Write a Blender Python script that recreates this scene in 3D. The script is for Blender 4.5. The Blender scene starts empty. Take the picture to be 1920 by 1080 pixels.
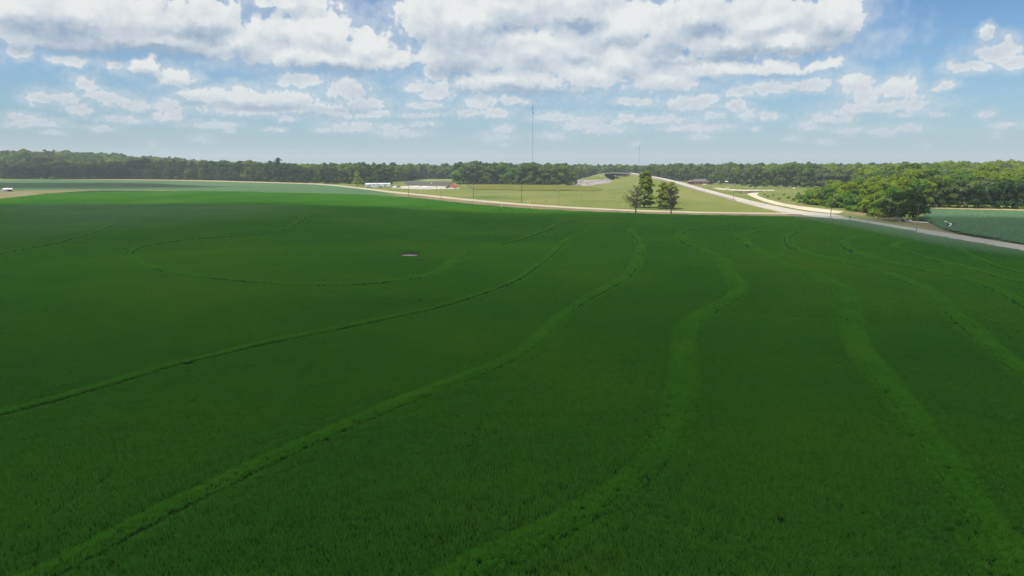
import bpy, math, random
import numpy as np
from mathutils import Vector, Matrix
R = math.radians
random.seed(7); rng = np.random.default_rng(7)
scene = bpy.context.scene
COL = scene.collection
F, CX, CY, HCAM, HOR = 1281.0, 960.0, 540.0, 24.0, 304.0
PITCH = math.atan((CY - HOR) / F)
# ------------------------------------------------------------------ camera
cd = bpy.data.cameras.new('camera'); cam = bpy.data.objects.new('camera', cd); COL.objects.link(cam)
cam.location = (0, 0, HCAM); cam.rotation_euler = (math.pi / 2 - PITCH, 0, 0)
cd.sensor_width = 36; cd.lens = 36 * F / 1920.0; cd.clip_start = 0.5; cd.clip_end = 40000
scene.camera = cam
# ------------------------------------------------------------------ light
SUN_EL, SUN_AZ = R(64), R(-122)
SDIR = Vector((math.sin(SUN_AZ) * math.cos(SUN_EL), math.cos(SUN_AZ) * math.cos(SUN_EL), math.sin(SUN_EL)))
sl = bpy.data.lights.new('sun', 'SUN'); sun = bpy.data.objects.new('sun', sl); COL.objects.link(sun)
sl.energy = 4.6; sl.angle = R(0.53); sl.color = (1.0, 0.955, 0.89)
sun.rotation_euler = SDIR.to_track_quat('Z', 'Y').to_euler(); sun.location = (0, 0, 400)
vs = scene.view_settings
vs.view_transform = 'Standard'; vs.look = 'None'; vs.gamma = 1.0; vs.use_curve_mapping = False
vs.exposure = 0.6
cy = scene.cycles
cy.max_bounces = 4; cy.diffuse_bounces = 2; cy.glossy_bounces = 1; cy.transmission_bounces = 2
cy.volume_bounces = 0; cy.transparent_max_bounces = 6
cy.use_denoising = True
SKY_STRENGTH = 0.06
# ------------------------------------------------------------------ node helper
class NT:
    def __init__(s, tree):
        s.t = tree; tree.nodes.clear()
    def n(s, typ, **kw):
        nd = s.t.nodes.new(typ)
        for k, v in kw.items(): setattr(nd, k, v)
        return nd
    def put(s, sock, v):
        if isinstance(v, bpy.types.NodeSocket): s.t.links.new(v, sock)
        elif v is not None: sock.default_value = v
    def m(s, op, a, b=None, c=None, clamp=False):
        nd = s.n('ShaderNodeMath', operation=op, use_clamp=clamp)
        s.put(nd.inputs[0], a); s.put(nd.inputs[1], b); s.put(nd.inputs[2], c)
        return nd.outputs[0]
    def v(s, op, a, b=None):
        nd = s.n('ShaderNodeVectorMath', operation=op)
        s.put(nd.inputs[0], a)
        if b is not None: s.put(nd.inputs[1], b)
        return nd.outputs['Value'] if op in ('LENGTH', 'DOT_PRODUCT') else nd.outputs[0]
    def mix(s, f, a, b, bt='MIX'):
        nd = s.n('ShaderNodeMix', data_type='RGBA', blend_type=bt)
        s.put(nd.inputs[0], f)
        for k, x in ((6, a), (7, b)):
            if isinstance(x, tuple) and len(x) == 3: x = (*x, 1)
            s.put(nd.inputs[k], x)
        return nd.outputs[2]
    def noise(s, vec, scale, detail=4, rough=0.55, dist=0.0, dims='3D'):
        nd = s.n('ShaderNodeTexNoise', noise_dimensions=dims)
        if vec is not None: s.put(nd.inputs['Vector'], vec)
        s.put(nd.inputs['Scale'], scale); s.put(nd.inputs['Detail'], detail); s.put(nd.inputs['Roughness'], rough)
        s.put(nd.inputs['Distortion'], dist)
        return nd.outputs[0]
    def ss(s, x, a, b, lo=0.0, hi=1.0):
        nd = s.n('ShaderNodeMapRange', interpolation_type='SMOOTHSTEP')
        s.put(nd.inputs[0], x)
        for k, q in ((1, a), (2, b), (3, lo), (4, hi)): s.put(nd.inputs[k], q)
        return nd.outputs[0]
    def lin(s, x, a, b, lo=0.0, hi=1.0):
        nd = s.n('ShaderNodeMapRange'); s.put(nd.inputs[0], x)
        for k, q in ((1, a), (2, b), (3, lo), (4, hi)): s.put(nd.inputs[k], q)
        return nd.outputs[0]
    def comb(s, x, y, z):
        nd = s.n('ShaderNodeCombineXYZ')
        for k, q in enumerate((x, y, z)): s.put(nd.inputs[k], q)
        return nd.outputs[0]
    def link(s, a, b): s.t.links.new(a, b)
# ------------------------------------------------------------------ pixel -> direction / ground
FW = np.array((0, math.cos(PITCH), -math.sin(PITCH))); UP = np.array((0, math.sin(PITCH), math.cos(PITCH)))
def ray(x, y):
    d = FW * F + np.array((1.0, 0, 0)) * (x - CX) + UP * (CY - y)
    return d / np.linalg.norm(d)
def flat(x, y, z=0.0):
    d = ray(x, y); t = (z - HCAM) / d[2]
    return np.array((d[0] * t, d[1] * t))
def project(p):
    q = np.array(p, float) - np.array((0, 0, HCAM)); dz = q @ FW
    return CX + F * q[0] / dz, CY - F * (q @ UP) / dz
def azel(x, y):
    d = ray(x, y)
    return math.degrees(math.atan2(d[0], d[1])), math.degrees(math.asin(d[2]))
# ------------------------------------------------------------------ world: sky + clouds
world = bpy.data.worlds.new('World'); scene.world = world; world.use_nodes = True
w = NT(world.node_tree)
sky = w.n('ShaderNodeTexSky', sky_type='NISHITA'); sky.sun_disc = False
sky.sun_elevation = SUN_EL; sky.sun_rotation = SUN_AZ % (2 * math.pi)
sky.altitude = 0; sky.air_density = 1.0; sky.dust_density = 0.6; sky.ozone_density = 2.5
tc = w.n('ShaderNodeTexCoord'); DIR = tc.outputs['Generated']
sx = w.n('ShaderNodeSeparateXYZ'); w.link(DIR, sx.inputs[0])
az = w.m('MULTIPLY', w.m('ARCTAN2', sx.outputs[0], sx.outputs[1]), 180 / math.pi)
el = w.m('MULTIPLY', w.m('ARCSINE', sx.outputs[2]), 180 / math.pi)
P0 = w.comb(az, el, 0.0)
# domain warp so that every outline is ragged
wn = w.n('ShaderNodeTexNoise', noise_dimensions='3D'); w.put(wn.inputs['Vector'], P0)
wn.inputs['Scale'].default_value = 0.42; wn.inputs['Detail'].default_value = 3; wn.inputs['Roughness'].default_value = 0.62
wn2 = w.n('ShaderNodeTexNoise', noise_dimensions='3D'); w.put(wn2.inputs['Vector'], P0)
wn2.inputs['Scale'].default_value = 1.3; wn2.inputs['Detail'].default_value = 2; wn2.inputs['Roughness'].default_value = 0.6
wamp = w.ss(el, 1.0, 9.0, 0.10, 1.0)
warp = w.v('MULTIPLY', w.v('SUBTRACT', wn.outputs['Color'], (0.5, 0.5, 0.5)), w.comb(w.m('MULTIPLY', wamp, 2.6), w.m('MULTIPLY', wamp, 1.9), 0.0))
warp = w.v('ADD', warp, w.v('MULTIPLY', w.v('SUBTRACT', wn2.outputs['Color'], (0.5, 0.5, 0.5)), (0.75, 0.6, 0)))
PW = w.v('ADD', P0, warp)
CLOUDS = [  # x, y, rx, ry in photo pixels (turned into azimuth / elevation), strength
 (20,20,140,75),(150,30,150,75),(260,45,150,62),(370,48,110,62),(450,85,90,42),(110,75,130,30),(300,80,150,28),
 (590,60,85,55),(560,100,75,38),(690,88,55,40),(640,110,110,30),(735,112,55,22),(520,55,50,35),(560,5,70,22),
 (800,40,60,60),(870,40,90,70),(960,15,120,60),(1080,25,120,70),(1180,50,75,60),(880,105,110,45),(1000,100,110,55),
 (1110,140,75,48),(960,152,120,32),(1170,120,90,40),(1080,95,90,40),(1230,110,60,50),(1250,150,80,30),
 (1330,40,95,65),(1440,40,120,68),(1560,35,62,52),(1480,82,125,32),(1360,90,90,35),(1330,130,90,20),(1450,130,95,14),
 (1260,60,70,60),(1540,118,45,12),
 (270,128,36,20),(325,148,38,24),(395,182,62,18),(462,186,48,22),(535,188,58,19),(590,207,48,15),(480,205,110,14),
 (165,160,26,18),(200,185,42,17),(250,197,30,12),(75,185,26,15),(120,188,30,13),(310,197,28,14),(325,210,22,8),
 (560,152,46,15),(650,168,42,26),(688,195,40,18),(660,238,45,11),(750,250,40,8),(700,215,30,8),
 (800,163,40,13),(815,176,34,13),(800,197,32,10),(790,216,38,7),(812,138,18,14),(790,232,24,6),
 (900,193,30,20),(878,213,24,10),(930,212,28,11),(960,190,30,9),(1040,220,40,10),(1190,190,40,10),
 (1290,195,42,18),(1320,185,28,12),(1440,165,36,17),(1390,175,28,13),(1380,200,22,14),(1400,217,16,12),(1442,219,20,9),
 (1520,160,45,16),(1598,158,32,26),(1625,182,26,24),(1680,165,42,24),(1712,196,32,17),(1655,200,85,12),
 (1846,66,16,15),(1872,98,48,22),(1822,130,46,14),(1905,118,30,16),(1768,163,22,8),(1757,216,18,7),(1851,217,15,8),
 (1520,236,20,11),(1575,226,22,7),(1592,247,26,8),(1652,246,28,8),(1707,241,24,8),(1100,232,44,16),(1135,243,38,10),
 (1035,257,26,7),(1230,225,60,10),(1300,240,60,8),(30,95,26,18),(130,114,34,10),(215,118,20,10),(935,258,28,7),(60,232,50,8),(230,225,40,8),(400,235,45,7)]
_r = random.Random(21)
for _ in range(40):                      # small far cumulus down towards the trees
    y = _r.uniform(205, 280); k = (290 - y) / 85.0
    CLOUDS.append((_r.uniform(-40, 1960), y, _r.uniform(11, 26) * (0.5 + 0.6 * k), _r.uniform(5, 12) * (0.45 + 0.6 * k)))
CL = []
for (x, y, rx, ry) in CLOUDS:
    a, e = azel(x, y); a1, _ = azel(x + rx, y); _, e1 = azel(x, y - ry); CL.append((a, e, abs(a1 - a), abs(e1 - e)))
lg = bpy.data.node_groups.new('cloud_lump', 'ShaderNodeTree')
for nm, ty in (('P', 'NodeSocketVector'), ('C', 'NodeSocketVector'), ('S', 'NodeSocketVector'), ('A', 'NodeSocketFloat')): lg.interface.new_socket(nm, in_out='INPUT', socket_type=ty)
lg.interface.new_socket('F', in_out='OUTPUT', socket_type='NodeSocketFloat')
q_ = NT(lg); gi_ = q_.n('NodeGroupInput'); go_ = q_.n('NodeGroupOutput')
d_ = q_.v('MULTIPLY', q_.v('SUBTRACT', gi_.outputs[0], gi_.outputs[1]), gi_.outputs[2])
d_ = q_.v('MAXIMUM', d_, q_.v('MULTIPLY', d_, (1, -1.4, 0)))
q_.link(q_.m('SMOOTH_MAX', gi_.outputs[3], q_.m('SUBTRACT', 1.0, q_.v('LENGTH', d_)), 0.12), go_.inputs[0])
def field(p, lumps, acc=-9.0):
    for (a, e, ra, re_) in lumps:
        nd = w.n('ShaderNodeGroup', node_tree=lg); w.link(p, nd.inputs[0]); nd.inputs[1].default_value = (a, e, 0); nd.inputs[2].default_value = (1 / ra, 1 / re_, 0); w.put(nd.inputs[3], acc); acc = nd.outputs[0]
    return acc
NBIG = 42
Fbig = field(PW, CL[:NBIG])
Fld = field(PW, CL[NBIG:], Fbig)
dl = w.m('MULTIPLY', w.ss(el, 1.0, 12.0, 0.30, 0.95), 1.0)
Fup = field(w.v('ADD', PW, w.comb(w.m('MULTIPLY', dl, -0.35), dl, 0.0)), CL[:NBIG])
slope = w.m('MULTIPLY', w.m('SUBTRACT', Fbig, Fup), w.ss(Fbig, -0.8, 0.0))
# elsewhere in the sky: the same broken cumulus, from noise on a cloud layer
zc = w.m('ADD', w.m('MAXIMUM', sx.outputs[2], 0.0), 0.10)
PL = w.v('MULTIPLY', DIR, w.comb(w.m('DIVIDE', 1.0, zc), w.m('DIVIDE', 1.0, zc), 0.0))
gen = w.m('MULTIPLY', w.m('SUBTRACT', w.noise(PL, 1.15, 7, 0.55), 0.47), 4.0)
inwin = w.m('MULTIPLY', w.ss(w.m('ABSOLUTE', az), 39, 46, 1, 0), w.ss(el, 13.5, 17.5, 1, 0))
Fld = w.m('ADD', w.m('MULTIPLY', Fld, inwin), w.m('MULTIPLY', gen, w.m('SUBTRACT', 1.0, inwin)))
# billows
def billow(off):
    p = w.v('ADD', P0, off) if off else P0
    vo = w.n('ShaderNodeTexVoronoi', feature='SMOOTH_F1', voronoi_dimensions='2D')
    w.put(vo.inputs['Vector'], w.v('ADD', p, w.v('MULTIPLY', warp, (0.5, 0.5, 0))))
    vo.inputs['Scale'].default_value = 0.95; vo.inputs['Detail'].default_value = 3.0; vo.inputs['Roughness'].default_value = 0.55
    vo.inputs['Smoothness'].default_value = 0.35; vo.normalize = True
    n = w.noise(p, 1.0, 6, 0.52)
    return w.m('ADD', w.m('MULTIPLY', w.m('SUBTRACT', 0.4, vo.outputs['Distance']), 0.95), w.m('SUBTRACT', n, 0.5))
fmix = w.ss(el, 2.0, 9.0, 1.0, 0.0)
fine0 = w.m('SUBTRACT', w.noise(P0, 2.7, 5, 0.55), 0.5); fine1 = w.m('SUBTRACT', w.noise(w.v('ADD', P0, (-0.1, 0.25, 0)), 2.7, 5, 0.55), 0.5)
b0 = w.m('ADD', w.m('MULTIPLY', billow(None), w.m('SUBTRACT', 1.0, w.m('MULTIPLY', fmix, 0.55))), w.m('MULTIPLY', fine0, w.m('MULTIPLY', fmix, 1.7)))
b1 = w.m('ADD', w.m('MULTIPLY', billow((-0.28, 0.62, 0)), w.m('SUBTRACT', 1.0, w.m('MULTIPLY', fmix, 0.55))), w.m('MULTIPLY', fine1, w.m('MULTIPLY', fmix, 1.7)))
dens = w.m('ADD', w.m('ADD', Fld, 0.10), w.m('MULTIPLY', b0, 1.0))
alpha = w.ss(dens, 0.04, 0.36)
veil = w.m('MULTIPLY', w.ss(w.m('ADD', Fld, w.m('MULTIPLY', b0, 1.3)), -1.3, 0.4), 0.50)
alpha = w.m('MAXIMUM', alpha, veil)
L0 = w.noise(P0, 0.33, 3, 0.5); L1 = w.noise(w.v('ADD', P0, (-0.5, 1.3, 0)), 0.33, 3, 0.5)
relief = w.m('ADD', w.m('MULTIPLY', w.m('SUBTRACT', b0, b1), 0.55), w.m('MULTIPLY', w.m('SUBTRACT', L0, L1), 0.7))
relief = w.m('ADD', relief, w.m('MULTIPLY', w.m('MINIMUM', w.m('MAXIMUM', slope, -0.7), 0.5), 0.75))
DARK = [(190,92,150,20),(330,98,120,16),(90,60,90,22),(620,128,110,14),(880,92,95,16),(1000,172,130,13),(850,125,45,28),
        (1080,45,80,14),(1400,98,150,16),(1560,80,70,24),(1310,60,55,22),(1130,85,60,14),(380,60,80,20),(1650,212,70,6),(1240,100,60,14),
        (660,205,60,8),(960,60,70,14),(520,205,120,7),(1330,118,120,8)]
BRIGHT = [(600,55,70,40),(690,90,40,30),(1110,138,45,28),(560,110,60,20),(1180,40,55,35),(1000,65,60,16),(20,25,60,30),(160,20,60,25),
          (1450,40,60,20),(880,30,50,25),(1600,150,25,14),(1680,160,30,14),(450,185,40,10),(330,140,30,12),(890,195,22,12),(1480,80,50,12),(930,150,40,12)]
shade = None
for lst, k in ((DARK, -0.62), (BRIGHT, 0.45)):
    for (x, y, rx, ry) in lst:
        a, e = azel(x, y); a1, _ = azel(x + rx, y); _, e1 = azel(x, y - ry)
        d = w.v('MULTIPLY', w.v('SUBTRACT', PW, (a, e, 0)), (1 / abs(a1 - a), 1 / abs(e1 - e), 0))
        g = w.ss(w.v('LENGTH', d), 0.25, 1.25, k, 0)
        shade = g if shade is None else w.m('ADD', shade, g)
lum = w.m('ADD', w.m('ADD', 0.66, w.m('MULTIPLY', shade, 0.62)), w.m('MULTIPLY', relief, 0.85))
thin = w.ss(dens, 0.25, 1.1, 0.10, -0.10)
lum = w.m('ADD', lum, thin, clamp=True)
ccol = w.mix(lum, (0.36, 0.48, 0.63), (0.93, 0.945, 0.93))
hz = w.ss(el, 0.0, 8.5, 1.0, 0.0)
ccol = w.mix(w.m('MULTIPLY', hz, 0.66), ccol, (0.62, 0.72, 0.79))
alpha = w.m('MULTIPLY', alpha, w.ss(el, 0.2, 2.9, 0.30, 0.97))
alpha = w.m('MULTIPLY', alpha, w.ss(el, -0.5, 0.5))
tint = w.mix(w.ss(el, 0.0, 17.0), (0.80, 1.08, 1.28), (0.68, 0.98, 1.27))
skyc = w.mix(1.0, sky.outputs[0], tint, 'MULTIPLY')
skyc = w.mix(w.m('MULTIPLY', w.ss(el, 2.0, 14.0, 1.0, 0.0), 0.30), skyc, (4.3, 6.3, 8.1))
bg1 = w.n('ShaderNodeBackground'); bg1.inputs[1].default_value = SKY_STRENGTH; w.link(skyc, bg1.inputs[0])
bg2 = w.n('ShaderNodeBackground'); bg2.inputs[1].default_value = 0.62; w.link(ccol, bg2.inputs[0])
mx = w.n('ShaderNodeMixShader'); w.link(alpha, mx.inputs[0]); w.link(bg1.outputs[0], mx.inputs[1]); w.link(bg2.outputs[0], mx.inputs[2])
wo = w.n('ShaderNodeOutputWorld'); w.link(mx.outputs[0], wo.inputs[0])
world.cycles.sampling_method = 'MANUAL'; world.cycles.sample_map_resolution = 512
# ------------------------------------------------------------------ numpy noise
def vnoise(x, y, s, seed=0):
    x = np.asarray(x, float) / s; y = np.asarray(y, float) / s
    xi = np.floor(x).astype(np.int64); yi = np.floor(y).astype(np.int64); fx = x - xi; fy = y - yi
    fx = fx * fx * (3 - 2 * fx); fy = fy * fy * (3 - 2 * fy)
    def h(a, b):
        n = (a * 374761393 + b * 668265263 + seed * 974634777) & 0xffffffff
        n = ((n ^ (n >> 13)) * 1274126177) & 0xffffffff
        return ((n ^ (n >> 16)) & 0xffff) / 65535.0
    return (h(xi, yi) * (1 - fx) + h(xi + 1, yi) * fx) * (1 - fy) + (h(xi, yi + 1) * (1 - fx) + h(xi + 1, yi + 1) * fx) * fy
def fbm(x, y, s, seed=0, o=4):
    t = 0; a = 0.5
    for k in range(o): t = t + a * vnoise(x, y, s / 2 ** k, seed + k); a *= 0.5
    return t / (1 - 0.5 ** o)
def sstep(x, a, b):
    t = np.clip((np.asarray(x, float) - a) / (b - a), 0, 1); return t * t * (3 - 2 * t)
def seg_dist(px, py, poly):
    best = np.full(np.shape(px), 1e9); bt = np.zeros(np.shape(px)); L = 0.0
    for (a, b) in zip(poly[:-1], poly[1:]):
        ax, ay, bx, by = a[0], a[1], b[0], b[1]; dx, dy = bx - ax, by - ay; l2 = dx * dx + dy * dy + 1e-9
        t = np.clip(((px - ax) * dx + (py - ay) * dy) / l2, 0, 1)
        d = np.hypot(px - ax - t * dx, py - ay - t * dy); m = d < best
        best = np.where(m, d, best); bt = np.where(m, L + t * math.sqrt(l2), bt); L += math.sqrt(l2)
    return best, bt
def inside(px, py, poly):
    c = np.zeros(np.shape(px), bool); n = len(poly)
    for i in range(n):
        x1, y1 = poly[i][0], poly[i][1]; x2, y2 = poly[(i + 1) % n][0], poly[(i + 1) % n][1]
        m = ((y1 > py) != (y2 > py)) & (px < (x2 - x1) * (py - y1) / (y2 - y1 + 1e-12) + x1)
        c ^= m
    return c
def smooth(pts, step):
    pts = np.array(pts, float)
    if len(pts) > 2:
        for _ in range(3):
            q = np.empty((2 * len(pts), pts.shape[1])); q[0] = pts[0]; q[-1] = pts[-1]
            q[1:-1:2] = pts[:-1] * .75 + pts[1:] * .25; q[2:-1:2] = pts[:-1] * .25 + pts[1:] * .75; pts = q
    s = np.r_[0, np.cumsum(np.linalg.norm(np.diff(pts[:, :2], axis=0), axis=1))]
    n = max(2, int(s[-1] / step) + 1); u = np.linspace(0, s[-1], n)
    return np.stack([np.interp(u, s, pts[:, k]) for k in range(pts.shape[1])], 1)
# ------------------------------------------------------------------ terrain
ROAD = smooth([(150,-400,0),(147,0,0),(145,193,0),(143.5,250,0),(141,300,0),(138,325,.2),(136,345,.5),(135,374,1.2),(134.5,413,2.3),(134,492,4.9),
               (133.5,568,8.2),(133,652,10.2),(130,700,11.3),(121,752,13.0),(110,790,11.6),(104,835,8.4),(99,890,3.8),(96,950,1.0),(95,1010,.2),(95,1060,0)], 5.0)
iB0 = int(np.argmin(np.hypot(ROAD[:, 0] - 130, ROAD[:, 1] - 712))); iB1 = int(np.argmin(np.hypot(ROAD[:, 0] - 110, ROAD[:, 1] - 790)))
def emb(px, py):
    h = np.zeros(np.shape(px))
    near = (np.abs(px - 120) < 75) & (py > 320) & (py < 1080)
    if not near.any(): return h
    X = px[near]; Y = py[near]; out = np.zeros(X.shape)
    for part, e in ((ROAD[:iB0 + 1], -1), (ROAD[iB1:], 0)):
        d, s = seg_dist(X, Y, part)
        cum = np.r_[0, np.cumsum(np.linalg.norm(np.diff(part[:, :2], axis=0), axis=1))]
        z = np.interp(s, cum, part[:, 2])
        p = part[e][:2]; t = (part[-1] - part[-2])[:2] if e == -1 else (part[0] - part[1])[:2]; t = t / np.linalg.norm(t)
        lon = np.maximum(0, (X - p[0]) * t[0] + (Y - p[1]) * t[1]); lat = np.abs(-(X - p[0]) * t[1] + (Y - p[1]) * t[0])
        de = np.hypot(np.maximum(lat - 6.5, 0), 2.6 * lon)
        dd = np.where(lon > 0, de, np.maximum(d - 6.5, 0))
        hh = z - np.where(dd < 10, dd / 2.6, 3.85 + (dd - 10) / 6.0)
        out = np.maximum(out, np.where(dd <= 0, z, np.maximum(hh, 0)))
    out = np.where(out < 0.6, out * out / 0.6 * 0.8 + out * .2, out)
    h[near] = out
    return h
HX = [-600, 0, 60, 180, 225, 270, 350, 450, 560, 640, 720, 2600]; HZ = [29, 29, 32, 30, 27, 21, 16, 9, 3, 0, -1, 0]
def hill(px, py):
    D = np.hypot(px, py); pxx = 960 + F * px / np.maximum(py, 1)
    hz_ = np.interp(pxx, HX, HZ) * sstep(D, 1060, 1700) * (py > 10)
    pr = np.interp(pxx, [1600, 1700, 1800, 3000], [0, 1, 2, 6]) * sstep(D, 420, 900) * (py > 10)
    return hz_ * (0.9 + 0.2 * fbm(px, py, 300, 5)) + pr - 0.0065 * np.maximum(D - 880, 0) + 5.0 * (fbm(px, py, 600, 15) - .5) * sstep(D, 1200, 1800)
def terrain(px, py):
    px = np.atleast_1d(np.asarray(px, float)); py = np.atleast_1d(np.asarray(py, float))
    return emb(px, py) + hill(px, py)
TS = np.geomspace(25, 6000, 900)
def at(x, y):
    d = ray(x, y); X = d[0] * TS; Y = d[1] * TS; Z = HCAM + d[2] * TS - terrain(X, Y)
    k = np.argmax(Z < 0)
    if Z[k] >= 0 or k == 0: k = len(TS) - 1
    t = TS[k - 1] + (TS[k] - TS[k - 1]) * Z[k - 1] / (Z[k - 1] - Z[k] + 1e-9)
    X, Y = d[0] * t, d[1] * t
    return np.array((X, Y, float(terrain(X, Y)[0])))
# ------------------------------------------------------------------ materials
def mat(name):
    m = bpy.data.materials.new(name); m.use_nodes = True; n = NT(m.node_tree)
    o = n.n('ShaderNodeOutputMaterial'); return m, n, o
def pbr(name, col, rough=0.7, metal=0.0, var=0.12, scale=3.0, spec=0.3, bump=0.0, world_pos=False):
    m, n, o = mat(name); b = n.n('ShaderNodeBsdfPrincipled'); n.link(b.outputs[0], o.inputs[0])
    if world_pos: vec = n.n('ShaderNodeNewGeometry').outputs['Position']
    else: vec = n.n('ShaderNodeTexCoord').outputs['Object']
    ns = n.noise(vec, scale, 5, 0.6)
    f = n.lin(ns, 0.25, 0.75)
    lo = tuple(c * (1 - var) for c in col); hi = tuple(min(1, c * (1 + var)) for c in col)
    n.link(n.mix(f, lo, hi), b.inputs['Base Color'])
    b.inputs['Roughness'].default_value = rough; b.inputs['Metallic'].default_value = metal; b.inputs['Specular IOR Level'].default_value = spec
    if bump:
        bp = n.n('ShaderNodeBump'); bp.inputs['Strength'].default_value = bump; n.link(ns, bp.inputs['Height']); n.link(bp.outputs[0], b.inputs['Normal'])
    return m
def leafmat(name, cols, trans=0.35, rnd=0.5, wscale=0.05, rough=0.65, gloss=0.04):
    """foliage: colour from the plant's own random number and from patches in the land"""
    m, n, o = mat(name)
    pos = n.n('ShaderNodeNewGeometry').outputs['Position']; oi = n.n('ShaderNodeObjectInfo').outputs['Random']
    ns = n.lin(n.noise(pos, wscale, 4, 0.6), 0.3, 0.7)
    f = n.m('ADD', n.m('MULTIPLY', oi, rnd), n.m('MULTIPLY', ns, 1 - rnd))
    cr = n.n('ShaderNodeValToRGB'); n.link(f, cr.inputs[0]); els = cr.color_ramp.elements
    while len(els) < len(cols): els.new(0.5)
    for k, c in enumerate(cols): els[k].position = k / (len(cols) - 1); els[k].color = (*c, 1)
    fine = n.noise(pos, 2.3, 2, 0.5)
    col = n.mix(n.lin(fine, 0.3, 0.7, 0.0, 0.5), cr.outputs[0], n.mix(1.0, cr.outputs[0], (0.62, 0.66, 0.55), 'MULTIPLY'))
    df = n.n('ShaderNodeBsdfDiffuse'); n.link(col, df.inputs[0])
    tr = n.n('ShaderNodeBsdfTranslucent'); n.link(n.mix(1.0, col, (1.0, 1.05, 0.55), 'MULTIPLY'), tr.inputs[0])
    mxs = n.n('ShaderNodeMixShader'); mxs.inputs[0].default_value = trans; n.link(df.outputs[0], mxs.inputs[1]); n.link(tr.outputs[0], mxs.inputs[2])
    n.link(mxs.outputs[0], o.inputs[0])
    return m
def groundmat(name, cols, s1=0.012, s2=0.25, bump=0.3, stretch=(1, 1, 1), rows=None, streak=None):
    m, n, o = mat(name); b = n.n('ShaderNodeBsdfPrincipled'); n.link(b.outputs[0], o.inputs[0])
    pos = n.n('ShaderNodeNewGeometry').outputs['Position']; p = n.v('MULTIPLY', pos, stretch)
    a = n.lin(n.noise(p, s1, 6, 0.62), 0.32, 0.68); c = n.noise(p, s2, 5, 0.65)
    cr = n.n('ShaderNodeValToRGB'); n.link(n.m('ADD', n.m('MULTIPLY', a, 0.75), n.m('MULTIPLY', c, 0.25)), cr.inputs[0]); els = cr.color_ramp.elements
    while len(els) < len(cols): els.new(0.5)
    for k, q in enumerate(cols): els[k].position = 0.1 + 0.8 * k / (len(cols) - 1); els[k].color = (*q, 1)
    col = n.mix(n.lin(n.noise(pos, 1.1, 3, 0.7), 0.3, 0.7, 0, 0.45), cr.outputs[0], n.mix(1.0, cr.outputs[0], (0.6, 0.6, 0.55), 'MULTIPLY'))
    if streak:
        sn = n.noise(n.v('MULTIPLY', pos, (0.012, 0.09, 0.05)), 1.0, 5, 0.65)
        col = n.mix(n.lin(sn, 0.35, 0.65, 0.0, 0.8), col, n.mix(1.0, col, streak, 'MULTIPLY'))
    if rows:
        wv = n.n('ShaderNodeTexWave', wave_type='BANDS', bands_direction=rows[0]); n.link(pos, wv.inputs[0])
        wv.inputs['Scale'].default_value = rows[1]; wv.inputs['Distortion'].default_value = 0.6; wv.inputs['Detail'].default_value = 2
        col = n.mix(n.m('MULTIPLY', wv.outputs[1], rows[2]), col, n.mix(1.0, col, (0.55, 0.5, 0.5), 'MULTIPLY'))
    n.link(col, b.inputs['Base Color']); b.inputs['Roughness'].default_value = 0.95; b.inputs['Specular IOR Level'].default_value = 0.05
    bp = n.n('ShaderNodeBump'); bp.inputs['Strength'].default_value = bump; bp.inputs['Distance'].default_value = 0.6; n.link(c, bp.inputs['Height']); n.link(bp.outputs[0], b.inputs['Normal'])
    return m
M = {}
M['grassland'] = groundmat('dry_grass_ground', [(.085,.120,.024),(.125,.155,.038),(.160,.170,.052),(.195,.172,.078)], 0.018, 0.3, 0.5, streak=(0.90, .95, .84))
M['paddy'] = groundmat('paddy_soil', [(.010,.034,.007),(.013,.040,.008),(.016,.046,.009)], 0.02, 0.5, 0.3)
M['soy'] = groundmat('soybean_rows', [(.058,.122,.050),(.072,.14,.060),(.085,.155,.072)], 0.008, 0.2, 0.4, (1, 1, 1), ('X', 0.35, 0.3))
M['soysoil'] = groundmat('soybean_soil', [(.05,.11,.055),(.06,.125,.065)], 0.05, 0.5, 0.3)
M['tan'] = groundmat('dry_verge', [(.125,.125,.055),(.175,.152,.08),(.215,.18,.105)], 0.03, 0.4, 0.4)
M['verge'] = groundmat('bare_verge', [(.125,.105,.06),(.17,.138,.085),(.21,.175,.11)], 0.05, 0.5, 0.4)
M['straw'] = groundmat('straw_edge', [(.26,.21,.09),(.36,.27,.13),(.22,.20,.09)], 0.06, 0.5, 0.4)
M['asphalt'] = groundmat('worn_asphalt', [(.32,.295,.255),(.385,.355,.305),(.43,.395,.34)], 0.03, 0.6, 0.1)
M['gravel'] = groundmat('pale_gravel', [(.31,.27,.20),(.37,.325,.245),(.42,.375,.29)], 0.05, 0.8, 0.3)
M['sand'] = groundmat('cream_gravel', [(.40,.36,.265),(.48,.425,.32),(.53,.48,.37)], 0.05, 0.8, 0.3)
M['lot'] = groundmat('dark_lot', [(.07,.067,.066),(.085,.08,.078),(.10,.092,.088)], 0.04, 0.5, 0.2)
M['yard'] = groundmat('gravel_yard', [(.36,.33,.29),(.42,.39,.34),(.47,.43,.38)], 0.05, 0.6, 0.3)
M['mud'] = groundmat('brown_mud', [(.06,.045,.024),(.085,.062,.036)], 0.3, 1.2, 0.5)
M['crop'] = leafmat('rice_leaf', [(.064,.248,.034),(.092,.288,.034),(.140,.322,.036)], 0.5, 0.10, 0.02)
M['levee'] = leafmat('levee_grass_blade', [(.084,.298,.034),(.104,.330,.034),(.138,.360,.040)], 0.5, 0.2, 0.15)
M['soyleaf'] = leafmat('soybean_leaf', [(.15,.28,.19),(.172,.305,.21),(.20,.33,.23)], 0.5, 0.3, 0.03)
M['tallgrass'] = leafmat('tall_grass_blade', [(.27,.29,.08),(.31,.31,.095),(.28,.30,.07)], 0.5, 0.35, 0.03)
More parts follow.
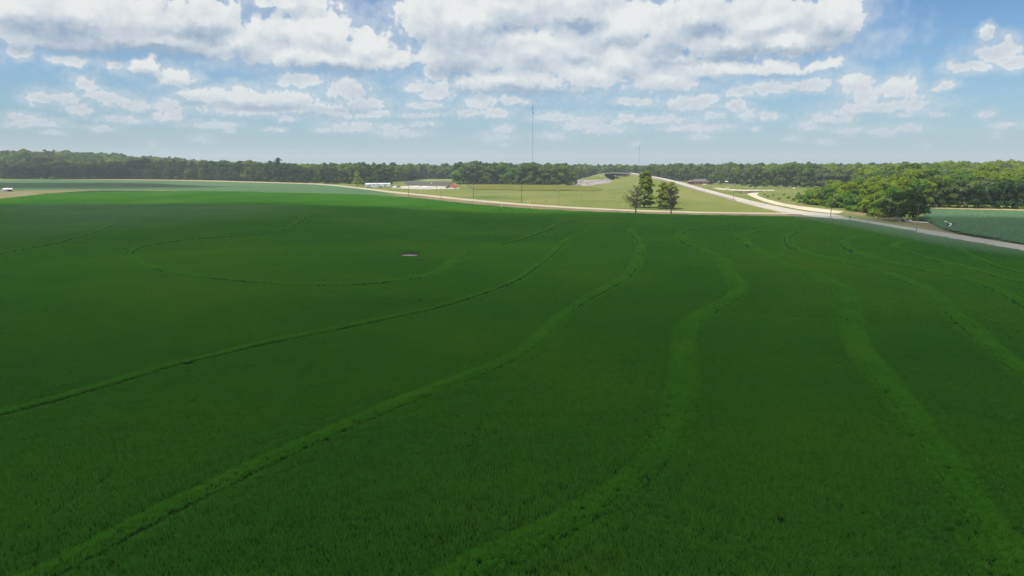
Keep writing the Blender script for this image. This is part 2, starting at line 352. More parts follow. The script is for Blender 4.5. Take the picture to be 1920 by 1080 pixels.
M['oak'] = leafmat('oak_leaf', [(0.042, 0.09, 0.018), (0.088, 0.15, 0.028), (0.145, 0.195, 0.042)], 0.4, 0.7, 0.01)
M['dark'] = leafmat('dark_leaf', [(0.026, 0.066, 0.023), (0.044, 0.092, 0.029), (0.068, 0.12, 0.034)], 0.35, 0.7, 0.01)
M['lime'] = leafmat('yellow_green_leaf', [(0.14, 0.225, 0.018), (0.205, 0.28, 0.022), (0.255, 0.305, 0.026)], 0.5, 0.7, 0.02)
M['mid'] = leafmat('mid_green_leaf', [(0.085, 0.175, 0.028), (0.125, 0.215, 0.03), (0.17, 0.25, 0.035)], 0.45, 0.7, 0.02)
M['grey'] = leafmat('grey_green_leaf', [(0.085, 0.13, 0.05), (0.12, 0.165, 0.065), (0.16, 0.185, 0.08)], 0.4, 0.7, 0.02)
M['pine'] = leafmat('pine_needle', [(0.034, 0.072, 0.033), (0.046, 0.086, 0.037), (0.058, 0.098, 0.04)], 0.3, 0.7, 0.02)
M['olive'] = leafmat('olive_leaf', [(0.25, 0.32, 0.07), (0.295, 0.355, 0.08), (0.32, 0.37, 0.09)], 0.58, 0.3, 0.3)
M['bark'] = pbr('grey_bark', (.10,.085,.07), 0.9, 0, 0.3, 2.0, 0.1, 0.4)
M['deadwood'] = pbr('weathered_dead_wood', (.105,.09,.075), 0.9, 0, 0.3, 2.0, 0.1, 0.3)
M['polewood'] = pbr('weathered_pole_wood', (.22,.19,.155), 0.85, 0, 0.25, 1.5, 0.15)
M['darkpole'] = pbr('dark_pole_wood', (.075,.06,.05), 0.85, 0, 0.25, 1.5, 0.15)
M['concrete'] = pbr('pale_concrete', (.46,.43,.38), 0.85, 0, 0.15, 0.6, 0.2, 0.2)
M['pinkconc'] = pbr('slope_paving_stone', (.36,.28,.24), 0.9, 0, 0.25, 0.5, 0.1, 0.3)
M['steel'] = pbr('painted_girder_steel', (.065,.07,.085), 0.55, 0.3, 0.15, 0.4, 0.4)
M['galv'] = pbr('galvanised_steel', (.42,.43,.44), 0.45, 0.7, 0.12, 2.0, 0.5)
M['rail'] = pbr('weathered_guardrail', (.13,.115,.10), 0.7, 0.2, 0.2, 1.0, 0.3)
M['white'] = pbr('white_paint', (.80,.80,.79), 0.5, 0, 0.04, 1.0, 0.4)
M['vinyl'] = pbr('white_vinyl_siding', (.78,.80,.83), 0.6, 0, 0.06, 0.6, 0.3)
M['roofm'] = pbr('pale_metal_roof', (.62,.64,.66), 0.5, 0.1, 0.08, 0.5, 0.4)
M['glass'] = pbr('dark_window_glass', (.025,.03,.035), 0.12, 0, 0.1, 1.0, 0.6)
M['brick'] = pbr('red_brick_wall', (.21,.085,.06), 0.9, 0, 0.25, 1.2, 0.1, 0.2)
M['shingle'] = pbr('brown_shingle_roof', (.13,.10,.095), 0.9, 0, 0.2, 1.0, 0.1, 0.2)
M['orange'] = pbr('faded_orange_paint', (.55,.105,.035), 0.55, 0, 0.15, 0.8, 0.35)
M['black'] = pbr('black_rubber', (.02,.02,.02), 0.8, 0, 0.2, 3, 0.2)
M['darkmetal'] = pbr('dark_metal', (.06,.06,.065), 0.6, 0.4, 0.2, 1, 0.4)
M['greycar'] = pbr('grey_car_paint', (.12,.125,.135), 0.35, 0.3, 0.08, 1, 0.5)
M['redsign'] = pbr('red_tower_paint', (.50,.09,.06), 0.6, 0, 0.1, 1, 0.3)
M['yellow'] = pbr('yellow_plastic', (.75,.60,.08), 0.5, 0, 0.06, 1, 0.4)
M['stone'] = pbr('limestone_riprap', (.26,.235,.205), 0.9, 0, 0.35, 0.9, 0.1, 0.3, world_pos=True)
M['stonepale'] = pbr('pale_riprap_stone', (.38,.35,.31), 0.9, 0, 0.2, 0.9, 0.1, 0.3, world_pos=True)
M['stonedark'] = pbr('grey_riprap_stone', (.17,.155,.15), 0.9, 0, 0.35, 0.9, 0.1, 0.3, world_pos=True)
M['pvc'] = pbr('white_pvc', (.78,.78,.76), 0.45, 0, 0.05, 2, 0.4)
mm, nn, oo = mat('standing_water'); b_ = nn.n('ShaderNodeBsdfPrincipled'); nn.link(b_.outputs[0], oo.inputs[0])
b_.inputs['Base Color'].default_value = (.36, .35, .31, 1); b_.inputs['Roughness'].default_value = 0.3; b_.inputs['Specular IOR Level'].default_value = 0.3
bp_ = nn.n('ShaderNodeBump'); bp_.inputs['Strength'].default_value = 0.15; nn.link(nn.noise(nn.n('ShaderNodeNewGeometry').outputs['Position'], 3.0, 3), bp_.inputs['Height']); nn.link(bp_.outputs[0], b_.inputs['Normal'])
M['water'] = mm
# ------------------------------------------------------------------ object helpers
def mesh(name, verts, faces, mats=(), fm=None, smooth_=False):
    me = bpy.data.meshes.new(name); me.from_pydata([tuple(v) for v in verts], [], [tuple(f) for f in faces])
    for m in mats: me.materials.append(m)
    if fm is not None: me.polygons.foreach_set('material_index', np.asarray(fm, np.int32))
    if smooth_: me.polygons.foreach_set('use_smooth', np.ones(len(me.polygons), bool))
    me.update(); return me
def quads_mesh(name, V, mats, smooth_=False):
    """V: n x 4 x 3 array of quads"""
    n = len(V); me = bpy.data.meshes.new(name); me.vertices.add(n * 4); me.loops.add(n * 4); me.polygons.add(n)
    me.vertices.foreach_set('co', np.ascontiguousarray(V, np.float32).ravel()); me.loops.foreach_set('vertex_index', np.arange(n * 4, dtype=np.int32))
    me.polygons.foreach_set('loop_start', np.arange(0, n * 4, 4, dtype=np.int32))
    for m in mats: me.materials.append(m)
    me.update(calc_edges=True); return me
def link(o, parent=None):
    COL.objects.link(o)
    if parent is not None: o.parent = parent
    return o
def ob(name, me, parent=None, loc=None):
    o = bpy.data.objects.new(name, me)
    if loc is not None: o.location = loc
    return link(o, parent)
def tag(o, label=None, cat=None, group=None, kind=None):
    if label: o['label'] = label
    if cat: o['category'] = cat
    if group: o['group'] = group
    if kind: o['kind'] = kind
    return o
def thing(name, loc, label, cat, group=None, rz=0.0):
    o = bpy.data.objects.new(name, None); o.empty_display_size = 0.3; o.location = loc; o.rotation_euler = (0, 0, rz)
    link(o); return tag(o, label, cat, group)
class MB:
    def __init__(s): s.v = []; s.f = []; s.m = []
    def add(s, vs, fs, mi=0):
        b = len(s.v); s.v += [tuple(v) for v in vs]; s.f += [tuple(i + b for i in f) for f in fs]; s.m += [mi] * len(fs); return s
    def box(s, c, d, mi=0, rz=0.0, taper=1.0):
        x, y, z = (q / 2 for q in d); cs, sn = math.cos(rz), math.sin(rz); vs = []
        for dz in (-z, z):
            k = taper if dz > 0 else 1
            for (a, b) in ((-x, -y), (x, -y), (x, y), (-x, y)):
                a *= k; b *= k; vs.append((c[0] + a * cs - b * sn, c[1] + a * sn + b * cs, c[2] + dz))
        return s.add(vs, [(0, 3, 2, 1), (4, 5, 6, 7), (0, 1, 5, 4), (1, 2, 6, 5), (2, 3, 7, 6), (3, 0, 4, 7)], mi)
    def tube(s, p, q, r0, r1=None, n=6, mi=0, cap=True):
        r1 = r0 if r1 is None else r1; p = Vector(p); q = Vector(q); d = (q - p); 
        if d.length < 1e-6: return s
        d.normalize(); a = d.orthogonal().normalized(); b = d.cross(a); vs = []
        for (c, r) in ((p, r0), (q, r1)):
            for k in range(n):
                t = 2 * math.pi * k / n; vs.append(c + a * math.cos(t) * r + b * math.sin(t) * r)
        fs = [(k, (k + 1) % n, n + (k + 1) % n, n + k) for k in range(n)]
        if cap: fs += [tuple(range(n))[::-1], tuple(range(n, 2 * n))]
        return s.add(vs, fs, mi)
    def path(s, pts, r, n=6, mi=0):
        for k in range(len(pts) - 1):
            r0 = r[k] if hasattr(r, '__len__') else r; r1 = r[k + 1] if hasattr(r, '__len__') else r
            s.tube(pts[k], pts[k + 1], r0, r1, n, mi, k in (0, len(pts) - 2))
        return s
    def prism(s, prof, y0, y1, mi=0, axis='y'):
        """a profile in x,z swept along y"""
        n = len(prof); vs = [(a, y0, b) for a, b in prof] + [(a, y1, b) for a, b in prof]
        if axis == 'x': vs = [(y, -x, z) for x, y, z in vs]
        return s.add(vs, [tuple(range(n)), tuple(range(2 * n - 1, n - 1, -1))] + [(k, n + k, n + (k + 1) % n, (k + 1) % n) for k in range(n)], mi)
    def lathe(s, prof, n=12, c=(0, 0, 0), mi=0):
        vs = []; m = len(prof)
        for k in range(n):
            t = 2 * math.pi * k / n
            for r, z in prof: vs.append((c[0] + r * math.cos(t), c[1] + r * math.sin(t), c[2] + z))
        return s.add(vs, [(k * m + j, ((k + 1) % n) * m + j, ((k + 1) % n) * m + j + 1, k * m + j + 1) for k in range(n) for j in range(m - 1)], mi)
    def me(s, name, mats, smooth_=False): return mesh(name, s.v, s.f, mats if isinstance(mats, (list, tuple)) else [mats], s.m, smooth_)
    def ob(s, name, mats, parent=None, loc=None, smooth_=False): return ob(name, s.me(name, mats, smooth_), parent, loc)
LIFT = 0.02
def sheet(name, px, m, z=LIFT, world_pts=None, step=0, kind='structure', label=None):
    """a flat patch of ground from its outline"""
    pts = [flat(*p) for p in px] if world_pts is None else world_pts
    import bmesh
    bm = bmesh.new(); vs = [bm.verts.new((p[0], p[1], z)) for p in pts]; es = [bm.edges.new((vs[i], vs[(i + 1) % len(vs)])) for i in range(len(vs))]
    bmesh.ops.triangle_fill(bm, edges=es, use_beauty=True, normal=(0, 0, 1))
    me = bpy.data.meshes.new(name); bm.to_mesh(me); bm.free(); me.materials.append(m)
    o = ob(name, me); tag(o, label, None, None, kind); return o
def ribbon(name, pts, half, m, lift=0.0, thick=0.25, kind='structure'):
    pts = np.asarray(pts, float); t = np.gradient(pts[:, :2], axis=0); t /= np.linalg.norm(t, axis=1)[:, None]; nr = np.stack([-t[:, 1], t[:, 0]], 1)
    hw = np.broadcast_to(half, (len(pts),)); vs = []; z = pts[:, 2] + lift
    for k in range(len(pts)):
        for sgn, dz in ((1.06, -thick), (1, 0), (0, 0.04), (-1, 0), (-1.06, -thick)):
            vs.append((pts[k, 0] + nr[k, 0] * hw[k] * sgn, pts[k, 1] + nr[k, 1] * hw[k] * sgn, z[k] + dz))
    fs = [(k * 5 + j, k * 5 + j + 1, k * 5 + j + 6, k * 5 + j + 5) for k in range(len(pts) - 1) for j in range(4)]
    return tag(ob(name, mesh(name, vs, fs, [m])), None, None, None, kind)
# ------------------------------------------------------------------ ground sheet
rr = np.r_[0.0, np.geomspace(20, 270, 22), np.arange(276, 1120, 6.0), np.geomspace(1130, 8000, 46)]
aa = np.r_[np.arange(-180, -48, 6.0), np.arange(-48, 48, 0.4), np.arange(48, 180, 6.0)]
RRg, AAg = np.meshgrid(rr, np.radians(aa), indexing='ij')
GX = RRg * np.sin(AAg); GY = RRg * np.cos(AAg); GZ = terrain(GX.ravel(), GY.ravel()).reshape(GX.shape)
dro, _ = seg_dist(GX.ravel(), GY.ravel(), ROAD); dro = dro.reshape(GX.shape)
far_field = np.hypot(GX, GY) > 250
GZ = GZ - np.where(dro < 11, 0.28, 0.0) * far_field
nr_, na_ = GX.shape
gv = np.stack([GX, GY, GZ], -1).reshape(-1, 3)
ii, jj = np.meshgrid(np.arange(nr_ - 1), np.arange(na_), indexing='ij'); j2 = (jj + 1) % na_
gf = np.stack([ii * na_ + jj, ii * na_ + j2, (ii + 1) * na_ + j2, (ii + 1) * na_ + jj], -1).reshape(-1, 4)
gf = gf[:, ::-1]
gme = mesh('ground', gv, gf.tolist(), [M['grassland']], None, True)
tag(ob('ground', gme), 'dry olive grassland sheet running under the whole valley', None, None, 'structure')
# ------------------------------------------------------------------ fields, verges, roads
EDGE = [(-260,400),(-120,386),(0,373.5),(40,369.5),(100,362),(150,358.8),(200,357.5),(400,358.7),(500,361),(640,364),(700,366.5),(760,370.2),(800,374),(870,381.8),(940,388),(1000,392),
        (1060,395.5),(1100,397.5),(1192,401.5),(1300,404),(1400,405.5),(1480,407),(1540,409),(1600,415),(1650,424),(1700,433),(1750,442),(1800,451),(1860,462),(1920,473.5),(2000,489)]
FIELD = [tuple(flat(*p)) for p in EDGE] + [(139, 120), (141, -80), (-420, -80), (-460, 300)]
sheet('rice_field', None, M['paddy'], 0.03, FIELD)
SOYL = [(-200,337.5),(-50,337),(100,337),(300,338.3),(400,340.3),(500,343),(600,346),(650,351),(700,357),(735,363.5),(755,368),(700,365.6),(640,363),(500,360),(400,357.9),(300,356.9),(150,357.2),(100,356.2),(40,357.5),(-200,359)]
sheet('soybean_field', SOYL, M['soy'], 0.04)
sheet('dry_verge', [(-200,360),(40,357.8),(100,356.6),(190,357.2),(150,358.6),(100,361.6),(40,369),(0,373),(-200,397)], M['tan'], 0.028)
sheet('straw_strip', [(-200,335.2),(100,335),(300,336),(400,338.2),(500,341),(600,344),(620,346),(500,343),(400,340.3),(300,338.3),(100,337),(-200,337.4)], M['straw'], 0.02)
SOYR = [(1722,414),(1736,404),(1746,393),(1800,394.2),(1860,395.6),(1920,397.2),(2100,402),(2300,420),(2300,540),(2060,486),(1920,459),(1870,450),(1830,443),(1790,435),(1762,427),(1750,419)]
SOYRW = [tuple(flat(*p)) for p in SOYR]
sheet('soybean_field', None, M['soysoil'], 0.024, SOYRW)
sheet('straw_strip', [(1738,388.5),(1800,390),(1920,392),(2150,398),(2150,404),(2050,400.5),(1920,397.4),(1800,394.4),(1744,393)], M['straw'], 0.02)
sheet('road_verge', [(1560,397),(1625,398),(1660,404),(1700,412),(1722,415),(1750,419.5),(1762,427.5),(1790,435.5),(1830,443.5),(1870,450.5),(1920,459.5),(2000,474),(1980,480),(1920,461),(1800,437),(1700,418),(1640,408),(1590,402)], M['tan'], 0.016)
CROSS = smooth([(*flat(x, y), 0) for x, y in ((380,338.6),(450,340),(500,341.6),(560,343.6),(620,346.8),(660,351.3),(700,355.7),(740,360.6),(780,364.6),(820,368.4),(870,374),(940,380.3),(1000,384.8),(1060,388.4),(1100,390.8),(1200,395.2),(1300,398),(1400,399.8),(1480,400.3),(1530,400.5))], 6)
sheet('road_verge', [(735,363.8),(780,366.5),(820,370),(870,375.6),(940,381.8),(1000,386.2),(1060,389.8),(1100,392),(1200,396.4),(1300,399),(1400,400.8),(1480,402),(1520,403),(1545,409.2),(1480,406.6),(1400,405.1),(1300,403.6),(1192,401.1),(1100,397.1),(1060,395.1),(1000,391.6),(940,387.6),(870,381.4),(800,373.7),(755,369.5)], M['verge'], 0.02)
ribbon('gravel_road', CROSS, np.interp(CROSS[:, 0], [-420, -250, -60, 20, 120], [6.5, 5.0, 4.6, 4.2, 4.0]), M['gravel'], 0.07, 0.12)
ROADM = ROAD.copy(); ribbon('main_road', np.r_[ROADM[:iB0 + 1]], np.interp(ROADM[:iB0 + 1, 1], [330, 400], [5.3, 4.5]), M['asphalt'], 0.10, 0.7)
ribbon('main_road', np.r_[ROADM[iB1:]], 5.4, M['asphalt'], 0.10, 0.7)
sheet('road_junction', [(1478,398.6),(1500,396.5),(1525,398.5),(1560,402.5),(1585,407),(1560,407),(1530,405.5),(1500,403),(1478,402)], M['asphalt'], 0.205)
sheet('side_road', [(1424,361.2),(1410,361.6),(1400,364),(1410,369),(1430,377),(1455,384),(1490,391),(1520,395.5),(1556,400.2),(1572,400.3),(1583,396.6),(1550,392.6),(1500,386.6),(1470,381.8),(1440,374),(1423,368.2),(1419,364.5)], M['sand'], 0.06)
sheet('gravel_strip', [(1335,352.5),(1345,352),(1365,354.5),(1400,356),(1452,356),(1452,357.6),(1400,358),(1375,357.5),(1350,355.5)], M['sand'], 0.05)
sheet('asphalt_strip', [(1376,357.9),(1400,358.3),(1430,358.3),(1420,361.2),(1395,361.4),(1380,360)], M['lot'], 0.045)
sheet('dark_lot', [(757,341.5),(765,340.2),(830,340.3),(848,341.2),(850,346.6),(842,347.8),(775,347.6),(762,346.5)], M['lot'], 0.04)
sheet('gravel_yard', [(733,351.5),(752,349.2),(775,348.5),(843,350),(862,352.6),(860,354.2),(838,354.2),(790,355.2),(758,353.6),(735,352.6)], M['yard'], 0.05)
sheet('grass_lawn', [(768,337.5),(800,335),(850,334.6),(853,338.8),(800,339.6)], groundmat('mown_lawn', [(.17,.21,.07),(.22,.25,.09)], .02, .3), 0.03)
sheet('slope_pavement', [(1073,352),(1092,350.4),(1104,350.8),(1104,351.8)], M['sand'], 0.05)
# ------------------------------------------------------------------ levees
LEVEE_PX = [
 (1.1,[(-120,500),(0,477),(40,470),(100,459),(160,443),(185,436),(200,427),(250,412),(290,402),(303,396)]),
 (1.2,[(480,394),(540,397),(565,402),(572,409),(558,421),(530,434),(480,441),(420,446),(350,451),(290,459),(256,467),(240,477),(246,490),(268,500),(300,508),(350,517),(420,526),(480,531),(560,536),(640,537),(700,534),(750,528),(800,520),(822,513),(845,496),(862,483),(882,471),(960,455),(1000,443),(1030,431),(1044,423),(1050,418),(1110,411),(1165,408),(1230,404.5)]),
 (0.8,[(-150,825),(0,783),(120,751),(240,716),(320,690),(400,672),(480,652),(600,626),(720,603),(840,576),(960,534),(1000,507),(1035,480),(1055,455),(1085,440),(1150,421),(1210,414),(1285,407)]),
 (0.95,[(-20,1140),(100,1080),(230,1008),(310,965),(420,912),(500,872),(600,826),(655,803),(730,768),(830,730),(905,700),(960,676),(1010,640),(1047,602),(1100,562),(1160,532),(1180,520),(1192,500),(1201,480),(1201,460),(1192,447),(1181,435),(1187,430),(1210,426),(1260,417),(1310,411),(1370,407.5)]),
 (1.35,[(800,1130),(880,1080),(960,1040),(1060,990),(1150,940),(1220,880),(1262,810),(1276,750),(1282,700),(1280,635),(1292,610),(1330,585),(1370,565),(1387,550),(1382,535),(1370,520),(1362,500),(1350,485),(1322,472),(1287,460),(1275,447),(1275,440),(1285,434),(1310,429),(1360,424),(1427,417),(1490,411)]),
 (1.5,[(1940,1150),(1890,1080),(1850,1010),(1800,930),(1760,868),(1727,815),(1700,777),(1677,745),(1640,697),(1605,655),(1594,605),(1590,570),(1582,545),(1560,530),(1515,515),(1477,500),(1440,485),(1400,460),(1387,447),(1397,440),(1435,432),(1500,425),(1560,418)]),
 (1.4,[(2060,810),(1990,752),(1920,702),(1902,690),(1865,662),(1827,625),(1790,595),(1765,570),(1740,547),(1690,525),(1640,507),(1590,495),(1527,481),(1485,467),(1475,455),(1477,442),(1515,432),(1580,425)]),
 (1.3,[(2040,640),(1960,600),(1915,572),(1865,543),(1815,527),(1740,510),(1690,500),(1640,487),(1602,476),(1582,465),(1580,455),(1602,446),(1660,440)]),
 (1.2,[(2060,570),(1990,550),(1920,532),(1890,527),(1840,512),(1765,492),(1715,480),(1687,470),(1672,462),(1690,455),(1740,452)]),
 (1.1,[(2060,555),(1990,535),(1920,516),(1877,505),(1840,490),(1810,476),(1800,466)])]
LEVEES = []
for hw, px in LEVEE_PX:
    hw = hw * 0.95
    c = smooth([flat(*p) for p in px], 1.5)
    if c[0, 1] > c[-1, 1]: c = c[::-1]
    ln_ = np.arange(len(c)) * 1.5; tp = np.clip((ln_[-1] - ln_) / 60, 0.0, 1) ** .8 * (0.85 + .30 * vnoise(ln_, ln_ * 0 + hw * 31, 14, 6)); tp = np.clip(tp, 0.02, 1.25)
    LEVEES.append((hw, c, tp))
    s = np.arange(len(c)); jit = 0.25 * (vnoise(s, s * 0, 6, 31) - .5)
    t = np.gradient(c, axis=0); t /= np.linalg.norm(t, axis=1)[:, None]; nrm = np.stack([-t[:, 1], t[:, 0]], 1)
    prof = [(-1.7, 0.04), (-1.0, 0.18), (-0.45, 0.34), (0.45, 0.35), (1.0, 0.18), (1.7, 0.04)]; vs = []
    for k in range(len(c)):
        for (a, z) in prof:
            q = c[k] + nrm[k] * (a * hw * tp[k] + jit[k]); z = .04 + (z - .04) * min(1, tp[k] * 1.3); vs.append((q[0], q[1], z + (0.05 * vnoise(q[0], q[1], 1.2, 3) if z > .1 else 0)))
    n = len(prof); fs = [(k * n + j, k * n + j + 1, (k + 1) * n + j + 1, (k + 1) * n + j) for k in range(len(c) - 1) for j in range(n - 1)]
    tag(ob('levee', mesh('levee', vs, fs, [M['paddy']])), None, None, None, 'structure')
TRACKS = [[(900,400),(901,480),(903,560),(901,640),(898,760),(893,900),(890,1020),(888,1090)],[(894,600),(889,760),(882,900),(878,1000)],
          [(808,427),(792,445),(776,463),(765,477)],[(372,754),(345,772),(310,792)],[(1180,548),(1215,580),(1270,625)],[(150,930),(100,970),(40,1010)],
          [(1370,700),(1400,730),(1430,752)],[(230,885),(190,915)],[(640,548),(615,556),(600,562)],[(590,690),(560,715)],[(1100,470),(1120,497)],[(1080,471),(1185,472)]]
TRACKS = [smooth([flat(*p) for p in t], 1.5) for t in TRACKS]
# ------------------------------------------------------------------ instancing of uncountable plants
def scatter(name, P, rot, scl, idx, sources, label, kind='stuff', cat=None):
    me = bpy.data.meshes.new(name); me.vertices.add(len(P)); me.vertices.foreach_set('co', np.ascontiguousarray(P, np.float32).ravel())
    for nm, ty, dat in (('rz', 'FLOAT', rot), ('sc', 'FLOAT_VECTOR', scl), ('ix', 'INT', idx)):
        a = me.attributes.new(nm, ty, 'POINT')
        a.data.foreach_set('vector' if ty == 'FLOAT_VECTOR' else 'value', np.ascontiguousarray(dat, np.int32 if ty == 'INT' else np.float32).ravel())
    o = ob(name, me); g = bpy.data.node_groups.new(name + '_nodes', 'GeometryNodeTree')
    g.interface.new_socket('Geometry', in_out='INPUT', socket_type='NodeSocketGeometry'); g.interface.new_socket('Geometry', in_out='OUTPUT', socket_type='NodeSocketGeometry')
    N = g.nodes; L = g.links; gi = N.new('NodeGroupInput'); go = N.new('NodeGroupOutput')
    jn = N.new('GeometryNodeJoinGeometry')
    for s in reversed(sources):
        oi = N.new('GeometryNodeObjectInfo'); oi.inputs['Object'].default_value = s; oi.inputs['As Instance'].default_value = True
        L.new(oi.outputs['Geometry'], jn.inputs[0])
    ip = N.new('GeometryNodeInstanceOnPoints'); L.new(gi.outputs[0], ip.inputs['Points']); L.new(jn.outputs[0], ip.inputs['Instance']); ip.inputs['Pick Instance'].default_value = True
    def na(nm, ty):
        q = N.new('GeometryNodeInputNamedAttribute'); q.data_type = ty; q.inputs[0].default_value = nm
        return [x for x in q.outputs if x.enabled and x.name == 'Attribute'][0]
    L.new(na('ix', 'INT'), ip.inputs['Instance Index']); L.new(na('sc', 'FLOAT_VECTOR'), ip.inputs['Scale'])
    cb = N.new('ShaderNodeCombineXYZ'); L.new(na('rz', 'FLOAT'), cb.inputs[2]); L.new(cb.outputs[0], ip.inputs['Rotation'])
    L.new(ip.outputs[0], go.inputs[0])
    md = o.modifiers.new('scatter', 'NODES'); md.node_group = g
    return tag(o, label, cat, None, kind)
def blades(name, size, step, nb, h, wd, m, seed, rowstep=None, lean=0.75):
    r = np.random.default_rng(seed); rs = rowstep or step
    xs = np.arange(-size / 2 + rs / 2, size / 2, rs); ys = np.arange(-size / 2 + step / 2, size / 2, step)
    X, Y = np.meshgrid(xs, ys); X = X.ravel() + r.normal(0, rs * 0.10, X.size); Y = Y.ravel() + r.normal(0, step * 0.3, Y.size)
    for _ in range(int(size * 2.2) if size < 2.5 else 0):
        if r.random() < .5:
            hx, hy, hr = r.uniform(-size / 2, size / 2), r.uniform(-size / 2, size / 2), r.uniform(.10, .17) * size ** .5; kk = np.hypot(X - hx, (Y - hy) * .7) > hr; X, Y = X[kk], Y[kk]
    X = np.repeat(X, nb); Y = np.repeat(Y, nb); n = len(X)
    tv_ = np.repeat(r.uniform(.62, 1.15, n // nb) * (r.random(n // nb) > .08), nb); a = r.uniform(0, 2 * math.pi, n); hh = h * r.uniform(0.75, 1.08, n) * tv_; ln = r.uniform(0.1, 1, n) * lean * hh; ww = wd * r.uniform(.7, 1.2, n)
    dx, dy = np.cos(a), np.sin(a); b = a + math.pi / 2 + r.normal(0, .4, n); wx, wy = np.cos(b) * ww / 2, np.sin(b) * ww / 2
    B = np.stack([X, Y, np.zeros(n)], 1); Wv = np.stack([wx, wy, np.zeros(n)], 1)
    Mi = B + np.stack([dx * ln * .35, dy * ln * .35, hh * .62], 1); T = B + np.stack([dx * ln, dy * ln, hh], 1)
    q1 = np.stack([B - Wv * .6, B + Wv * .6, Mi + Wv, Mi - Wv], 1); q2 = np.stack([Mi - Wv, Mi + Wv, T + Wv * .15, T - Wv * .15], 1)
    return bpy.data.objects.new(name, quads_mesh(name, np.concatenate([q1, q2]), [m]))
def wedge_grid(d0, d1, step, amax=46):
    n = int(d1 / step) + 2; g = np.arange(-n, n + 1) * step; X, Y = np.meshgrid(g, g[g > -2 * step]); X = X.ravel(); Y = Y.ravel()
    D = np.hypot(X, Y); A = np.degrees(np.arctan2(X, Y)); k = (D >= d0) & (D < d1) & (np.abs(A) < amax); return X[k], Y[k]
src = {k: [blades(f'rice_patch', sz, st, nb, h, wd, M['crop'], 10 * k + j, rs) for j in range(5)]
       for k, (sz, st, nb, h, wd, rs) in enumerate([(0.5, .11, 8, .55, .034, .25), (1.0, .17, 7, .55, .055, .25), (2.0, .33, 5, .55, .11, .333), (3.0, .5, 5, .55, .17, .5)])}
lsrc = [blades('levee_grass_patch', 0.6, .12, 6, .42, .035, M['levee'], 90 + j) for j in range(3)]
HOLES = [(flat(765, 480) + np.array((0, 1.0)), 2.9, 4.6), (flat(788, 492) + np.array((0, .8)), 0.8, 2.6)]
allP = [];
for k, (d0, d1, st) in enumerate([(24, 112, .5), (112, 205, 1.0), (205, 340, 2.0), (340, 640, 3.0)]):
    X, Y = wedge_grid(d0, d1, st)
    X = X + 0.12 * np.sin(Y / 23.0); Y = Y + rng.uniform(-.25, .25, Y.size) * st
    ok = inside(X, Y, FIELD); X = X[ok]; Y = Y[ok]
    keep = np.ones(X.size, bool); hs = np.ones(X.size)
    for hw, c, tp in LEVEES:
        d, s = seg_dist(X, Y, c[:: (1 if k < 2 else 2)])
        tl = np.interp(s, np.arange(len(c)) * 1.5, tp); hl = hw * tl
        gap = vnoise(s, s * 0 + hw * 50, 9, 4); edge = .25 * (vnoise(X, Y, 1.1, 12) - .5)
        keep &= d > hl * 0.85 + (st * (.2 if k < 2 else .08) - .05) * (tl > .3) + edge * (tl > .3)
        ring = (d > hl * .8) & (d < hl + 0.35 + 0.22 * st + edge) & (tl > .35)
        keep &= ~(ring & (gap > 0.70) & (rng.random(X.size) < .05))
        hs *= np.where(ring, .50, 1.0)
        band = np.clip((d - hl) / (1.5 + .2 * st), 0, 1); hs *= np.where(tl > .3, .80 + .20 * band, 1)
        hs *= np.where((np.abs(d - hl - 2.1) < .22 + .1 * st) & (gap > .3) & (tl > .4), .78, 1)
    for t in TRACKS[:2]:
        d, s = seg_dist(X, Y, t); hs = np.where((d < .14 + .12 * st) & (vnoise(s, s * 0, 3, 9) > .3), hs * .72, hs)
    for t in TRACKS[2:]:
        d, s = seg_dist(X, Y, t); hs = np.where((d < 0.16 + .10 * st) & (vnoise(s, s * 0, 3, 9) > 0.3), hs * .62, hs); 
    for (c, rx, ry) in HOLES: keep &= ((X - c[0]) / rx) ** 2 + ((Y - c[1]) / ry) ** 2 > 1
    holes = vnoise(X, Y, 1.3, 77) * 0.6 + vnoise(X, Y, 0.6, 78) * .4
    if k < 2: keep &= holes < (0.90 if k == 0 else .92)
    X, Y, hs = X[keep], Y[keep], hs[keep]
    big = fbm(X, Y, 26, 21); sml = vnoise(X, Y, 1.6, 22)
    hs = hs * (0.74 + 0.36 * big + 0.34 * (sml - .5) + rng.uniform(-.09, .09, X.size))
    rot = rng.integers(0, 2, X.size) * math.pi
    sc = np.stack([np.ones(X.size) * 1.04, np.ones(X.size) * 1.04, hs], 1)
    scatter('rice_crop', np.stack([X, Y, np.full(X.size, .03)], 1), rot, sc, rng.integers(0, 5, X.size), src[k], 'dense dark green rice crop filling the flooded field between the levees')
LP = []; LH = []
for hw0, c, tp in LEVEES:
    D = np.linalg.norm(c, axis=1)
    t = np.gradient(c, axis=0); t /= np.linalg.norm(t, axis=1)[:, None]; nrm = np.stack([-t[:, 1], t[:, 0]], 1)
    for k in range(len(c) - 1):
        dd = D[k]; st = .45 if dd < 110 else (.6 if dd < 200 else .9)
        if c[k, 1] < 15 or tp[k] < .12: continue
        hw = hw0 * tp[k]
        na_2 = max(1, int(1.5 / st)); nl = max(3, int(2 * hw * 1.35 / st))
        for a in np.linspace(-hw * 1.2, hw * 1.2, nl):
            for u in range(na_2):
                q = c[k] + (c[k + 1] - c[k]) * (u + random.random() * .6) / na_2 + nrm[k] * (a + random.uniform(-.12, .12) + random.gauss(0, .05) * hw)
                x = abs(a) / hw
                if random.random() < .02: continue
                z = .34 if x < .45 else max(.08, .34 - (x - .45) / .55 * .18)
                LP.append((q[0], q[1], z)); LH.append((st / .5) ** .7)
LP = np.array(LP); LH = np.array(LH); n = len(LP)
hh = (0.55 + 0.6 * fbm(LP[:, 0], LP[:, 1], 5, 41)) * rng.uniform(.85, 1.12, n)
